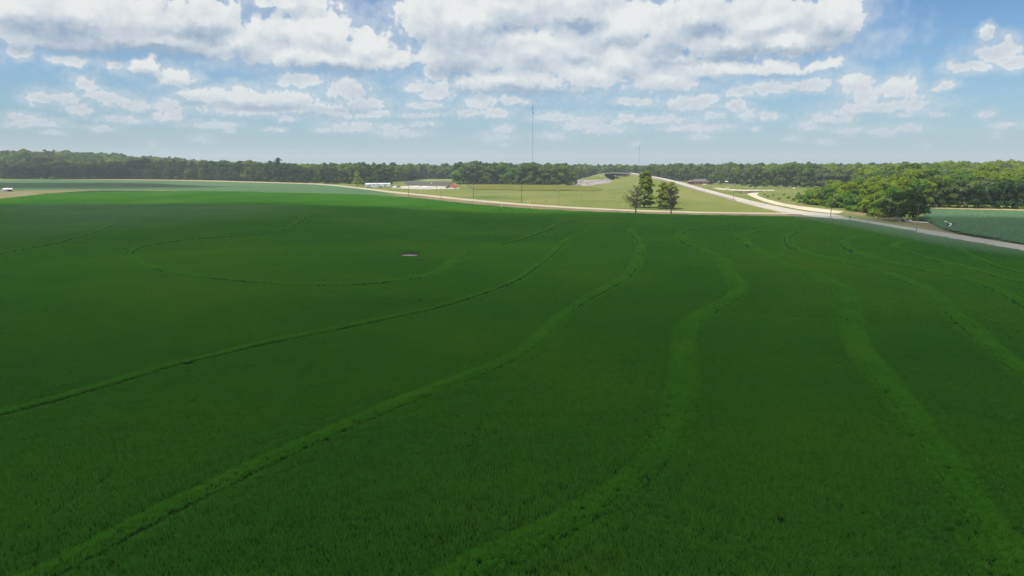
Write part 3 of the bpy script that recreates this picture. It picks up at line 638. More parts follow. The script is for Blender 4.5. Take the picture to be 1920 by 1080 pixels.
scatter('levee_grass', LP, rng.uniform(0, 6.28, n), np.stack([LH * 1.1, LH * 1.1, hh], 1), rng.integers(0, 3, n), lsrc, 'lighter green grass growing along the tops of the winding levees')
# puddles in the rice
for (c, rx, ry) in HOLES:
    q = [(c[0] + rx * 1.05 * math.cos(t) * (1 + .15 * math.sin(3 * t)), c[1] + ry * 1.05 * math.sin(t)) for t in np.linspace(0, 6.283, 22)[:-1]]
    sheet('mud', None, M['mud'], 0.045, q)
    q = [(c[0] + .1 * rx + rx * .72 * math.cos(t) * (1 + .12 * math.sin(4 * t)), c[1] + .02 * ry + ry * .16 * math.sin(t)) for t in np.linspace(0, 6.283, 22)[:-1]]
    sheet('water', None, M['water'], 0.06, q)
# soybeans on the right
def clumps(name, size, n, h, m, seed, q=0.16):
    r = np.random.default_rng(seed); V = []
    row = np.round(r.uniform(-size / 2, size / 2, n) / .7) * .7 + r.normal(0, .12, n); y = r.uniform(-size / 2, size / 2, n); z = h * np.sqrt(r.uniform(0.1, 1, n)) * r.uniform(.8, 1.05, n)
    nr = np.stack([r.normal(0, .55, n), r.normal(0, .55, n), np.ones(n)], 1); nr /= np.linalg.norm(nr, axis=1)[:, None]
    a = np.cross(nr, r.normal(0, 1, (n, 3))); a /= np.linalg.norm(a, axis=1)[:, None]; b = np.cross(nr, a); s = q * r.uniform(.7, 1.3, n)[:, None]
    c = np.stack([row, y, z], 1); V = np.stack([c - a * s - b * s * .7, c + a * s - b * s * .7, c + a * s + b * s * .7, c - a * s + b * s * .7], 1)
    return bpy.data.objects.new(name, quads_mesh(name, V, [m]))
ssrc = [clumps('soybean_patch', 2.1, 230, .55, M['soyleaf'], 200 + j) for j in range(3)]
X, Y = wedge_grid(150, 420, 2.0, 50); k = inside(X, Y, SOYRW) & ~inside(X, Y, FIELD); X, Y = X[k], Y[k]
pipe_px = [(1770,417.6),(1775,417.8),(1780,420.5),(1784,422.2),(1781,425),(1779,427)]
PIPEW = [flat(*p) for p in pipe_px]
d, _ = seg_dist(X, Y, PIPEW); k = (d > 1.2); X, Y = X[k], Y[k]
scatter('soybean_crop', np.stack([X, Y, np.full(X.size, .03)], 1), rng.normal(0, .03, X.size), np.stack([np.ones(X.size), np.ones(X.size), .8 + .4 * fbm(X, Y, 20, 3)], 1), rng.integers(0, 3, X.size), ssrc, 'blue green soybean rows filling the field beyond the main road')
# tall grass on the flat before the wood
TG = [flat(*p) for p in ((876,346.5),(1000,347.6),(1062,348.5),(1100,351.5),(1128,355),(1120,358.6),(1040,357.6),(960,356.8),(892,356.2),(884,352))]
x0, y0 = np.min(TG, 0); x1, y1 = np.max(TG, 0); n = 9000; X = rng.uniform(x0, x1, n); Y = rng.uniform(y0, y1, n); k = inside(X, Y, TG); X, Y = X[k], Y[k]
tsrc = [blades('tall_grass_patch', 2.4, .4, 6, 1.2, .22, M['tallgrass'], 300 + j, None, 1.3) for j in range(3)]
scatter('tall_grass', np.stack([X, Y, terrain(X, Y)], 1), rng.uniform(0, 6.28, X.size), np.stack([np.ones(X.size)] * 2 + [.35 + .6 * fbm(X, Y, 15, 8)], 1), rng.integers(0, 3, X.size), tsrc, 'band of tall rank grass across the flat below the wood')
# weeds dotted on the grassland and the road banks
n = 5000; X = rng.uniform(-160, 290, n); Y = rng.uniform(300, 720, n)
okw = ~inside(X, Y, FIELD) & (seg_dist(X, Y, ROAD)[0] > 8) & (seg_dist(X, Y, CROSS)[0] > 7) & ~inside(X, Y, SOYRW) & (fbm(X, Y, 40, 55) > .55) & (Y > np.interp(X, CROSS[:, 0], CROSS[:, 1]) + 6)
sp_ = [flat(*p) for p in ((1424,361.2),(1400,364),(1410,369),(1455,384),(1490,391),(1556,400),(1583,396.6),(1500,386.6),(1440,374),(1419,364.5))]
okw &= ~inside(X, Y, sp_); X, Y = X[okw], Y[okw]
wsrc = [blades('weed_patch', 1.6, .5, 4, .6, .22, M['tallgrass'], 330 + j) for j in range(3)]
scatter('weeds', np.stack([X, Y, terrain(X, Y) - .05], 1), rng.uniform(0, 6.28, X.size), np.stack([rng.uniform(.4, .9, X.size)] * 2 + [rng.uniform(.25, .6, X.size)], 1), rng.integers(0, 3, X.size), wsrc, 'scattered tufts of weeds in the dry grass')
# ------------------------------------------------------------------ trees
def crown_quads(r, H, blobs, per, q, flatten=0.8):
    V = []
    for (c, rad) in blobs:
        n = int(per * (rad / 0.18) ** 1.6) + 8
        d = r.normal(0, 1, (n, 3)); d /= np.linalg.norm(d, axis=1)[:, None]; d[:, 2] = np.where(d[:, 2] < -.3, -d[:, 2], d[:, 2])
        p = np.array(c) + d * rad * np.array((1, 1, flatten)) * (r.uniform(.72, 1.06, n)[:, None])
        nr = d + r.normal(0, .28, (n, 3)); nr /= np.linalg.norm(nr, axis=1)[:, None]
        a = np.cross(nr, r.normal(0, 1, (n, 3))); a /= np.linalg.norm(a, axis=1)[:, None]; b = np.cross(nr, a)
        s = (q * r.uniform(.6, 1.35, n))[:, None]
        V.append(np.stack([p - a * s - b * s * .6, p + a * s * .9 - b * s * .75, p + a * s + b * s * .65, p - a * s * .8 + b * s * .7], 1))
    return np.concatenate(V)
def envelope(r, kind):
    bl = []
    if kind == 'broad':
        for k in range(24):
            t = r.uniform(0, 6.28); u = r.uniform(0, 1) ** .6; z = r.uniform(.10, .86); rad = .34 * math.sin(math.pi * (0.22 + .73 * (z - .1) / .9)) ** .7 + .02
            bl.append(((rad * u * math.cos(t), rad * u * math.sin(t), z), r.uniform(.10, .185)))
        bl += [((0, 0, .5), .24), ((.05, 0, .75), .2)]
    elif kind == 'round':
        for k in range(18):
            t = r.uniform(0, 6.28); z = r.uniform(.12, .84); rad = .42 * math.sqrt(max(.02, 1 - ((z - .48) / .5) ** 2)); u = r.uniform(.35, 1)
            bl.append(((rad * u * math.cos(t), rad * u * math.sin(t), z), r.uniform(.12, .2)))
        bl += [((0, 0, .45), .3)]
    elif kind == 'pine':
        for k in range(18):
            z = .32 + .62 * k / 18; rad = .19 * (1 - ((z - .3) / .78) ** 1.6) + .03; t = r.uniform(0, 6.28)
            bl.append(((rad * r.uniform(.3, 1) * math.cos(t), rad * r.uniform(.3, 1) * math.sin(t), z), r.uniform(.06, .105)))
        bl += [((0, 0, z_), .085 - .03 * z_) for z_ in (.38, .47, .56, .65, .74, .82, .89, .95)]
    elif kind == 'bush':
        for k in range(14):
            t = r.uniform(0, 6.28); u = r.uniform(0, 1) ** .5; bl.append(((.5 * u * math.cos(t), .5 * u * math.sin(t), r.uniform(.12, .75) * (1 - .4 * u)), r.uniform(.18, .28)))
    return bl
def trunk_mb(r, top=0.6, rad=0.018, limbs=5):
    m = MB(); m.path([(0, 0, -.03), (r.normal(0, .008), r.normal(0, .008), top * .5), (r.normal(0, .015), r.normal(0, .015), top)], [rad, rad * .75, rad * .35], 7)
    for k in range(limbs):
        t = r.uniform(0, 6.28); z = r.uniform(.25, .95) * top; e = r.uniform(.1, .24)
        m.path([(0, 0, z), (e * .55 * math.cos(t), e * .55 * math.sin(t), z + .06), (e * math.cos(t), e * math.sin(t), z + .17)], [rad * .45, rad * .3, rad * .1], 5)
    return m
SPEC = {'broad': (75, .030), 'round': (70, .034), 'pine': (85, .020), 'bush': (60, .05)}
TREES = {}
def tree_mesh(shape, leaf, seed):
    key = (shape, leaf, seed)
    if key not in TREES:
        r = np.random.default_rng(hash((shape, seed)) % 1000 + seed * 17 if False else sum(map(ord, shape)) * 7 + seed * 17)
        per, q = SPEC[shape]; V = crown_quads(r, 1, envelope(r, shape), per, q)
        crown = quads_mesh('crown', V, [M[leaf]]); tm = trunk_mb(r, .75 if shape == 'pine' else .55, .011 if shape == 'pine' else .017)
        trunk = tm.me('trunk', M['bark'])
        tv = np.array(tm.v); nq = len(V)
        both = mesh('tree', np.concatenate([V.reshape(-1, 3), tv]), [tuple(range(4 * i, 4 * i + 4)) for i in range(nq)] + [tuple(j + 4 * nq for j in f) for f in tm.f], [M[leaf], M['bark']], [0] * nq + [1] * len(tm.f))
        TREES[key] = (crown, trunk, both)
    return TREES[key]
def far_tree(name, p, H, shape, leaf, label, group, wide=1.0, cat='tree'):
    me = tree_mesh(shape, leaf, random.randint(0, 3))[2]; o = bpy.data.objects.new(name, me); o.location = p; o.rotation_euler = (0, 0, random.uniform(0, 6.28))
    o.scale = (H * wide * random.uniform(.9, 1.15), H * wide * random.uniform(.9, 1.15), H); link(o); return tag(o, label, cat, group)
def near_tree(name, p, H, shape, leaf, label, group, wide=1.0, seed=None, cat='tree'):
    cr, tr, _ = tree_mesh(shape, leaf, random.randint(0, 3) if seed is None else seed); e = thing(name, p, label, cat, group, random.uniform(0, 6.28))
    for nm, me in (('trunk', tr), ('crown', cr)):
        o = bpy.data.objects.new(nm, me); o.scale = (H * wide, H * wide, H); link(o, e)
    return e
def top_h(p, ytop):
    """height of something standing at p whose top shows at picture row ytop"""
    D = math.hypot(p[0], p[1]); dep = p[1] * math.cos(PITCH) ; tanv = (HOR - ytop) / F
    return max(2.0, HCAM + D / math.cos(math.atan2(p[0], p[1])) ** 0 * math.tan(math.atan((CY - ytop) / math.hypot(F, 0)) - PITCH) * math.cos(math.atan2(p[0], p[1])) - p[2])
COLW = {'dark': 'dark green', 'oak': 'olive green', 'lime': 'yellow green', 'mid': 'fresh green', 'grey': 'grey green', 'pine': 'blackish green'}
SHW = {'broad': 'broad tree', 'round': 'round tree', 'pine': 'narrow tree', 'bush': 'bush'}
S_LEFT = [(60, 'behind the white roofed shelter'), (200, 'past the first irrigation riser'), (330, 'short of the thin pole'), (440, 'past the white cabinet'), (560, 'midway to the tall pole'), (650, 'around the tall pole'), (2000, 'behind the mobile home')]
S_CEN = [(800, 'behind the white tanks'), (870, 'behind the orange truck'), (930, 'past the lamp pole'), (985, 'beside the tall mast'), (1030, 'just past the tall mast'), (2000, 'by the riprap slope')]
S_BACK = [(1150, 'over the far bank'), (1210, 'over the bridge'), (1300, 'over the climbing road'), (1345, 'by the brick house'), (1400, 'by the white canopies'), (1450, 'past the dark round bushes'), (1510, 'by the tall crossarm pole'), (2000, 'over the grove bushes')]
S_GROVE = [(1530, 'by the side road bend'), (1575, 'behind the junction pole'), (1625, 'past the side road end'), (1660, 'near the stout fence post'), (1705, 'behind the transformer pole'), (1765, 'by the leaning straw edge pole'), (1820, 'past the leaning pole'), (1870, 'past the middle soybeans'), (9000, 'past the far soybeans')]
def label_for(shape, leaf, H, x, where, spots):
    size = 'tall' if H > 19 else ('low' if H < 9 else 'mid height'); sp = [t for lim, t in spots if x < lim][0]
    return f"{size} {COLW[leaf]} {SHW[shape]} {where} {sp}"
def row(prof, spacing, kinds, group, label, back=0.0, jit=8.0, hj=.13, name='broadleaf_tree', near=False, wide=1.0, x0=None, x1=None, spots=None, mind=0):
    xs = [q[0] for q in prof]; bs = [q[1] for q in prof]; ts = [q[2] for q in prof]
    x = xs[0] if x0 is None else x0; n = 0
    while x < (xs[-1] if x1 is None else x1):
        b = np.interp(x, xs, bs); t = np.interp(x, xs, ts); p = at(x, b); d = p[:2] / np.linalg.norm(p[:2])
        if np.linalg.norm(p[:2]) < mind and x < 1300: p[:2] = d * mind
        bk = back + random.uniform(0, jit); q = p[:2] + d * bk; z = float(terrain(*q)[0]); pp = (q[0], q[1], z)
        H = top_h(pp, t) * (random.uniform(1 - hj * 1.6, 1 + hj * .4) if random.random() > .12 else random.uniform(1.0, 1.0 + hj))
        shape, leaf = random.choice(kinds)
        lb = label if spots is None else label_for(shape, leaf, H, x, label, spots)
        (near_tree if near else far_tree)(name, pp, H, shape, leaf, lb, group, wide * (1.12 if H < 13 else 1.0) * (1.15 if shape == 'pine' else 1.0))
        D = np.linalg.norm(q); x += spacing * random.uniform(.65, 1.35) * F / D; n += 1
    return n
LEFTW = [(-60,335,309),(0,335,309),(60,335.3,307),(120,335.6,309),(200,336,306),(260,336.4,299),(300,337,298),(360,338.6,303),(420,339.8,302),(470,340.6,299.5),(520,341.8,299.5),(560,342.8,305),(620,344.4,310),(690,346,310),(735,346.5,309)]
nt = row(LEFTW, 8.5, [('broad', 'dark'), ('broad', 'dark'), ('broad', 'oak'), ('round', 'dark'), ('pine', 'pine')], 'front row of the wood beyond the soybean field', 'in the front row',2, spots=S_LEFT)
nt += row([(q[0], q[1] - 1.2, q[2] - 1.5) for q in LEFTW], 13, [('broad', 'oak'), ('broad', 'mid'), ('broad', 'dark'), ('broad', 'lime')], 'second row of the wood beyond the soybean field', 'in the second row', 20, 18, spots=S_LEFT)
nt += row([(q[0], q[1], q[1] - 9) for q in LEFTW], 11, [('bush', 'dark'), ('bush', 'oak')], 'shrubs at the foot of the wood beyond the soybean field', 'at the foot of the wood', 0, 3, name='shrub', spots=S_LEFT)
far_tree('broadleaf_tree', tuple(at(705, 345.5)), top_h(at(705, 345.5), 299), 'round', 'dark', 'tall dark tree whose crown stands above the wood behind the mobile home', None, .55)
MIDW = [(745,341,311),(775,338.5,312),(800,337,311),(850,336.5,309),(875,338,306)]
nt += row(MIDW, 9, [('broad', 'oak'), ('broad', 'grey'), ('pine', 'pine'), ('broad', 'mid')], 'trees behind the dark lot', 'past the dark lot', 0, 16, spots=S_CEN)
CENW = [(862,345,305),(880,345.5,303),(897,345.5,302),(915,345.5,303),(937,345.5,299),(955,346,305),(975,346.5,306),(1000,347,307),(1030,347.3,306),(1055,347.6,310),(1068,347.5,316)]
nt += row(CENW, 7.5, [('broad', 'oak'), ('broad', 'grey'), ('round', 'mid'), ('broad', 'mid')], 'trees along the edge of the rounded central wood', 'on the wood edge', 3, 10, wide=1.12, spots=S_CEN)
nt += row([(q[0], q[1] - 1.5, q[2] - .5) for q in CENW], 11, [('broad', 'oak'), ('broad', 'grey'), ('pine', 'pine')], 'second row of the rounded central wood', 'behind the edge trees', 22, 20, spots=S_CEN)
nt += row([(q[0], q[1], q[1] - 12) for q in CENW], 8, [('bush', 'mid'), ('bush', 'oak'), ('bush', 'dark')], 'shrubs at the foot of the central wood', 'at the wood foot', 0, 3, name='shrub', spots=S_CEN)
for (x, b, t, wd, lf, lb) in ((861,346.2,336,.75,'mid','bright green bush beside the orange truck'),(869,345.8,338,.8,'mid','smaller bright green bush behind the orange truck'),(917,346,328,.55,'mid','pale round tree standing alone at the edge of the tall grass')):
    p = at(x, b); far_tree('bush' if wd > .6 else 'broadleaf_tree', tuple(p), top_h(p, t), 'bush' if wd > .6 else 'round', lf, lb, None, wd, 'bush' if wd > .6 else 'tree')
OVERW = [(1070,338,315),(1085,336.5,314),(1110,335.5,313.5),(1150,335,312),(1180,335.5,310.5),(1206,336.5,311)]
nt += row(OVERW, 10, [('broad', 'oak'), ('pine', 'pine'), ('broad', 'grey'), ('pine', 'pine')], 'trees beyond the overpass', 'in the wood', 0, 20, spots=S_BACK, mind=960)
BACKW = [(1206,337.5,311.5),(1240,338.5,311.5),(1270,339.5,313),(1300,341,316),(1335,343,317),(1352,343.4,314),(1375,344.5,312),(1388,346,304.5),(1396,347.5,308),(1440,349.3,311),(1480,350.4,312.5),(1530,351.5,313.5),(1575,353,313),(1620,354,312),(1660,355,312)]
nt += row(BACKW, 8.0, [('broad', 'oak'), ('broad', 'dark'), ('broad', 'grey'), ('round', 'oak'), ('pine', 'pine')], 'front row of the wood behind the brick house', 'in the front row', 3, 8, spots=S_BACK, mind=880)
nt += row([(q[0], q[1] - 1.5, q[2] - .5) for q in BACKW], 14, [('broad', 'oak'), ('broad', 'grey'), ('pine', 'pine')], 'second row of the wood behind the brick house', 'in the second row', 22, 18, spots=S_BACK, mind=890)
nt += row([(1395,348.6,338),(1440,350,341),(1500,351,342),(1560,352.5,344),(1620,353.6,344)], 10, [('bush', 'dark'), ('bush', 'oak')], 'shrubs at the foot of the wood past the brick house', 'at the foot of the wood', 0, 3, name='shrub', spots=S_BACK)
for (x, b, t, lb) in ((1336,345.8,325,'dark spreading tree standing between the brick house and the white canopies'),(1351,346,327,'spreading tree standing over the white canopies on the lawn'),(1376,345.6,329,'dense round tree beside the pale post past the canopies')):
    p = at(x, b); far_tree('broadleaf_tree', tuple(p), top_h(p, t), 'broad', 'oak', lb, None, 1.0)
# grove beside the main road
GA = [(1497,374,359),(1512,380,352),(1530,384,347),(1555,387,348),(1580,390,352),(1605,394,352),(1630,399,354),(1650,404,358),(1668,408,360)]
K1 = [('bush', 'mid'), ('round', 'mid'), ('bush', 'lime'), ('bush', 'mid')]
nt += row(GA, 3.6, K1, 'front bushes of the grove by the main road', 'at the grove front', 0, 4, near=True, wide=.95, spots=S_GROVE)
GB = [(1520,372,346),(1545,378,345),(1570,384,341),(1600,388,343),(1630,392,344),(1655,398,345),(1680,404,343)]
nt += row(GB, 5.5, [('broad', 'lime'), ('broad', 'mid'), ('round', 'lime'), ('broad', 'mid')], 'second row of the grove by the main road', 'in the second grove row', 4, 7, near=True, spots=S_GROVE)
GC = [(1555,372,336),(1580,375,334),(1610,379,335),(1640,383,332),(1665,388,328),(1690,392,326),(1720,393,324),(1745,391,324)]
nt += row(GC, 6.5, [('broad', 'lime'), ('broad', 'mid'), ('broad', 'lime'), ('broad', 'mid')], 'tall trees inside the grove by the main road', 'inside the grove', 6, 10, near=True, spots=S_GROVE)
GD = [(1640,377,324),(1670,380,319),(1700,383,316),(1730,385,315),(1760,386,312),(1790,386,316)]
nt += row(GD, 8, [('broad', 'lime'), ('broad', 'mid'), ('broad', 'oak')], 'tallest trees at the back of the grove by the main road', 'at the grove back', 10, 12, near=True, spots=S_GROVE)
GE = [(1748,388.6,330),(1775,389.3,334),(1795,389.8,331),(1815,390.2,338),(1850,390.8,333),(1875,391.2,334),(1905,391.6,345),(1960,392.6,338),(2020,394,335)]
nt += row(GE, 6.5, [('broad', 'dark'), ('broad', 'oak'), ('round', 'dark'), ('broad', 'grey')], 'dark trees along the far edge of the soybeans by the main road', 'on the straw edge', 2, 5, near=True, spots=S_GROVE)
GF = [(1748,386,316),(1780,386.5,314),(1820,387,317),(1860,387.6,320),(1900,388,320),(1950,389,317),(2020,390,316)]
nt += row(GF, 8, [('broad', 'lime'), ('broad', 'lime'), ('broad', 'mid')], 'yellow green trees behind the dark trees by the soybeans', 'behind the dark trees', 16, 14, near=True, spots=S_GROVE)
nt += row([(1748,389,378),(1800,390.2,381),(1900,391.8,382),(2000,394,384)], 5, [('bush', 'oak'), ('bush', 'mid')], 'bushes at the foot of the trees by the soybeans', 'under the trees', 0, 2, near=True, name='bush', spots=S_GROVE)
# single trees with a look of their own
def detail_tree(name, p, H, blobs, leaf, per, q, label, trunk_top, rad, seed, limbs=10):
    r = np.random.default_rng(seed); e = thing(name, p, label, 'tree'); V = crown_quads(r, 1, blobs, per, q)
    me = quads_mesh('crown', V * H, [M[leaf]]); ob('crown', me, e)
    t = trunk_mb(r, trunk_top, rad, limbs); t.v = [tuple(c * H for c in v) for v in t.v]; t.ob('trunk', M['bark'], e); return e
r = np.random.default_rng(5)
bl = []
for k in range(95):
    z = r.uniform(.08, .97); rad = .30 * (1 - (z - .05)) ** .62 * (.85 + .3 * math.sin(z * 23)) + .025; t = r.uniform(0, 6.28); u = r.uniform(.25, 1.1)
    bl.append(((rad * u * math.cos(t), rad * u * math.sin(t), z), r.uniform(.05, .095)))
p = at(1208, 389.5); detail_tree('conical_tree', tuple(p), top_h(p, 322), bl, 'olive', 520, .0155, 'tall pointed green tree with a dark trunk behind the bare tree on the road bank', .85, .02, 11, 22)
bl = []
for k in range(90):
    z = r.uniform(.07, .93); rad = .40 * math.sqrt(max(.03, 1 - ((z - .45) / .55) ** 2)) * (.8 + .35 * r.uniform()); t = r.uniform(0, 6.28); u = r.uniform(.2, 1.05)
    bl.append(((rad * u * math.cos(t), rad * u * math.sin(t), z), r.uniform(.07, .12)))
p = at(1249, 391.3); detail_tree('rounded_tree', tuple(p), top_h(p, 341), bl, 'olive', 420, .018, 'low rounded green tree on the bank beside the taller pointed tree', .5, .02, 12, 14)
bl = []
for k in range(60):
    z = r.uniform(.1, .9); rad = .76 * math.sqrt(max(.03, 1 - ((z - .34) / .64) ** 2)); t = r.uniform(0, 6.28); u = r.uniform(.3, 1)
    bl.append(((rad * u * math.cos(t), rad * u * math.sin(t), z), r.uniform(.09, .17)))
p = at(1690, 413.5); detail_tree('spreading_tree', tuple(p), top_h(p, 358), bl, 'dark', 150, .022, 'dark broad spreading tree with low branches beside the main road and the pump', .5, .03, 13, 16)  # dark leaf colour also holds the cloud shade over this tree
p = at(1722, 410.5); near_tree('round_tree', tuple(p), 9.5, 'round', 'dark', 'smaller dark tree touching the broad spreading tree on its soybean side', None, 1.0)
bl = [((.05, 0, .78), .13), ((0, 0, .9), .1), ((-.04, 0, .62), .18), ((.1, 0, .45), .22), ((-.1, .05, .4), .2), ((.22, 0, .28), .2), ((.05, .1, .25), .26), ((-.12, -.05, .22), .2), ((.35, 0, .18), .15)]
bl = [(c, q * .8) for c, q in bl] + [((c[0] + r.normal(0, .1), c[1] + r.normal(0, .1), min(.95, max(.1, c[2] + r.normal(0, .08)))), q * .5) for c, q in bl * 2]
p = at(670, 347.8); detail_tree('young_tree', tuple(p), top_h(p, 319), bl, 'olive', 90, .03, 'light green young tree at the end of the white mobile home', .6, .02, 14, 6)
for (x, b, t, lb) in ((690,346.5,331,'dark bush behind the mobile home by its light green tree'),(716,346,333,'wide dark bush behind the roof of the mobile home'),(730,346,335,'small dark bush past the end of the mobile home')):
    p = at(x, b); far_tree('bush', tuple(p), top_h(p, t), 'bush', 'dark', lb, None, .9, 'bush')
for (x, b, lb) in ((1406.5,350.8,'small dark round bush on the lawn edge nearer the white canopies'),(1416.5,351,'small dark round bush on the lawn edge farther from the white canopies')):
    p = at(x, b); far_tree('bush', tuple(p), 2.6, 'bush', 'dark', lb, None, .8, 'bush')
for (x, b, s_) in ((1500,380,2.4),(1478,372,1.8),(1440,369,1.5),(1460,374,1.7),(1488,376,2.2),(1434,366,1.3),(1450,367,1.4),(1470,366,1.6)):
    p = at(x, b); far_tree('bush', tuple(p), s_, 'bush', 'mid', 'low weedy bush in the grass inside the bend of the cream side road', 'weedy bushes inside the side road bend', 1.3, 'bush')
# bare trees
def bare_tree(name, p, H, label, seed, left=1.0):
    r = random.Random(seed); e = thing(name, p, label, 'tree'); m = MB(); b = MB()
    pts = [Vector((0, 0, -.2))]; 
    for k in range(1, 9): pts.append(Vector((r.gauss(0, .05) * k * .5, r.gauss(0, .05) * k * .3, H * k / 8)))
    rad = [.30 * (1 - .92 * (k / 8)) + .015 for k in range(9)]; m.path(pts, rad, 8)
    def branch(o, d, L, rd, dep):
        q = [o]; dd = d.normalized()
        for k in range(4):
            dd = (dd + Vector((r.gauss(0, .16), r.gauss(0, .16), r.gauss(.03, .1)))).normalized(); q.append(q[-1] + dd * L / 4)
        b.path(q, [rd, rd * .85, rd * .7, rd * .55, rd * .3], 4)
        if dep > 0:
            for k in range(1, 5):
                for _ in range(2 if dep > 1 else 3):
                    t = Vector((r.gauss(0, 1), r.gauss(0, 1), r.gauss(.3, .5))); branch(q[k], (dd + t * .75), L * r.uniform(.25, .5), rd * .45, dep - 1)
    for k in range(48):
        z = r.uniform(.22, .97); i = min(7, int(z * 8)); f = z * 8 - i; o = pts[i].lerp(pts[i + 1], f); a = r.uniform(0, 6.28)
        d = Vector((math.cos(a), math.sin(a), r.uniform(-.05, .25) + .5 * z)); L = H * (.30 * (1 - z) + .10) * r.uniform(.6, 1.1)
        if math.cos(a) < 0: L *= left
        branch(o, d, L, .125 * (1.1 - z * .6), 2)
    m.ob('trunk', M['deadwood'], e); b.ob('branches', M['deadwood'], e); return e
p = at(1192, 402); bare_tree('bare_tree', tuple(p), top_h(p, 350), 'leafless grey tree with long level branches at the field edge before the pointed tree', 3, 1.45)
p = at(1258, 403.3); bare_tree('bare_tree', tuple(p), top_h(p, 349), 'leafless slender tree at the field edge before the low rounded tree', 8, 0.8)
# far forest: one mass
FX = [-400, -60, 200, 400, 520, 620, 700, 745, 800, 860, 880, 1060, 1085, 1150, 1206, 1300, 1396, 1480, 1600, 1640, 1660, 1750, 2400]
FY = [334.6, 334.6, 335.6, 339.4, 341.4, 344, 345.2, 341, 336.5, 337, 345, 346.8, 336, 334.6, 337, 340.6, 347, 350, 353, 378, 381, 385, 392]
def forest_pts(n, lo, hi, gap):
    A = rng.uniform(-47, 47, n * 3); D = np.sqrt(rng.uniform(lo ** 2, hi ** 2, n * 3)); X = D * np.sin(np.radians(A)); Y = D * np.cos(np.radians(A))
    pxx = 960 + F * X / (Y * math.cos(PITCH)); fy = np.interp(pxx, FX, FY)
    Df = np.array([HCAM / math.tan(PITCH - math.atan((CY - q) / F)) for q in fy])
    k = Y > Df + gap
    return X[k], Y[k]
kinds_f = [('broad', 'oak', 0), ('broad', 'dark', 1), ('broad', 'mid', 2), ('broad', 'grey', 3), ('pine', 'pine', 0), ('round', 'oak', 1), ('broad', 'lime', 1)]
fsrc = [bpy.data.objects.new('forest_tree_source', tree_mesh(*k)[2]) for k in kinds_f]
FP = []
for (n, lo, hi, gap, h0, h1, sx_) in ((9000, 420, 1300, 32, 15, 21, 1.05), (9000, 1100, 2300, 60, 15, 20, 1.25), (6000, 2100, 6000, 100, 15, 20, 2.4)):
    X, Y = forest_pts(n, lo, hi, gap)
    H = rng.uniform(h0, h1, X.size) * np.where(rng.random(X.size) < .08, 1.22, 1.0); lime = (X > 190) & (Y < 800)
    pool = np.where(lime, rng.choice([0, 2, 6, 6, 6, 3], X.size), rng.choice([0, 0, 1, 2, 3, 4, 4, 5, 6], X.size))
    FP.append((X, Y, H, pool, np.full(X.size, sx_)))
X, Y, H, ix, sxx = (np.concatenate([q[k] for q in FP]) for k in range(5))
scatter('forest', np.stack([X, Y, terrain(X, Y) - .3], 1), rng.uniform(0, 6.28, X.size), np.stack([H * sxx, H * sxx, H], 1), ix, fsrc, 'unbroken forest covering the hills and the plain out to the horizon')
# ------------------------------------------------------------------ overpass
BR = ROAD[iB0:iB1 + 1]
br = thing('overpass_bridge', (float(BR[0, 0]), float(BR[0, 1]), 0), 'dark steel girder road bridge between the two grassy embankments', 'bridge')
def strip_mesh(pts, offs, zs):
    """box-like strip along pts: lateral offsets (o0,o1) and heights (z0,z1) relative to the deck"""
    pts = np.asarray(pts); t = np.gradient(pts[:, :2], axis=0); t /= np.linalg.norm(t, axis=1)[:, None]; nr = np.stack([-t[:, 1], t[:, 0]], 1); vs = []
    for k in range(len(pts)):
        for (o, z) in ((offs[0], zs[0]), (offs[1], zs[0]), (offs[1], zs[1]), (offs[0], zs[1])): vs.append((pts[k, 0] + nr[k, 0] * o - BR[0, 0], pts[k, 1] + nr[k, 1] * o - BR[0, 1], pts[k, 2] + z))
    fs = [(k * 4 + j, k * 4 + (j + 1) % 4, k * 4 + 4 + (j + 1) % 4, k * 4 + 4 + j) for k in range(len(pts) - 1) for j in range(4)] + [(3, 2, 1, 0), tuple(len(pts) * 4 - 4 + j for j in range(4))]
    return vs, fs
for nm, of, zz, mt in (('deck', (-6.2, 6.2), (-.35, .1), 'concrete'), ('girder', (4.6, 5.1), (-2.5, -.36), 'steel'), ('girder', (1.4, 1.9), (-2.5, -.36), 'steel'), ('girder', (-1.9, -1.4), (-2.5, -.36), 'steel'), ('girder', (-5.1, -4.6), (-2.5, -.36), 'steel'),
                       ('parapet', (5.9, 6.19), (.101, 1.15), 'steel'), ('parapet', (-6.19, -5.9), (.101, 1.15), 'steel')):
    ob(nm, mesh(nm, *strip_mesh(BR, of, zz), [M[mt]]), br)
ob('road_surface', mesh('road_surface', *strip_mesh(BR, (-5.4, 5.4), (.1, .14)), [M['asphalt']]), br)
for fr in (.33, .66):
    k = int(fr * (len(BR) - 1)); c = BR[k]; t = BR[k + 1, :2] - BR[k - 1, :2]; rz = math.atan2(t[1], t[0])
    loc = (c[0] - BR[0, 0], c[1] - BR[0, 1], 0); pr = MB().box((loc[0], loc[1], c[2] - 3.15), (1.2, 11.4, 1.26), 0, rz).ob('pier_cap', M['concrete'], br)
    for o in (-4.2, 0, 4.2):
        q = (loc[0] - math.sin(rz) * o, loc[1] + math.cos(rz) * o); MB().tube((*q, -.5), (*q, c[2] - 3.78), .5, .5, 10).ob('column', M['concrete'], pr)
for k, s in ((0, 1), (len(BR) - 1, -1)):
    c = BR[k]; t = (BR[1] - BR[0])[:2] if k == 0 else (BR[-1] - BR[-2])[:2]; rz = math.atan2(t[1], t[0])
    MB().box((c[0] - BR[0, 0], c[1] - BR[0, 1], c[2] - 2.9), (1.6, 12.2, 5.0), 0, rz).ob('abutment', M['concrete'], br)
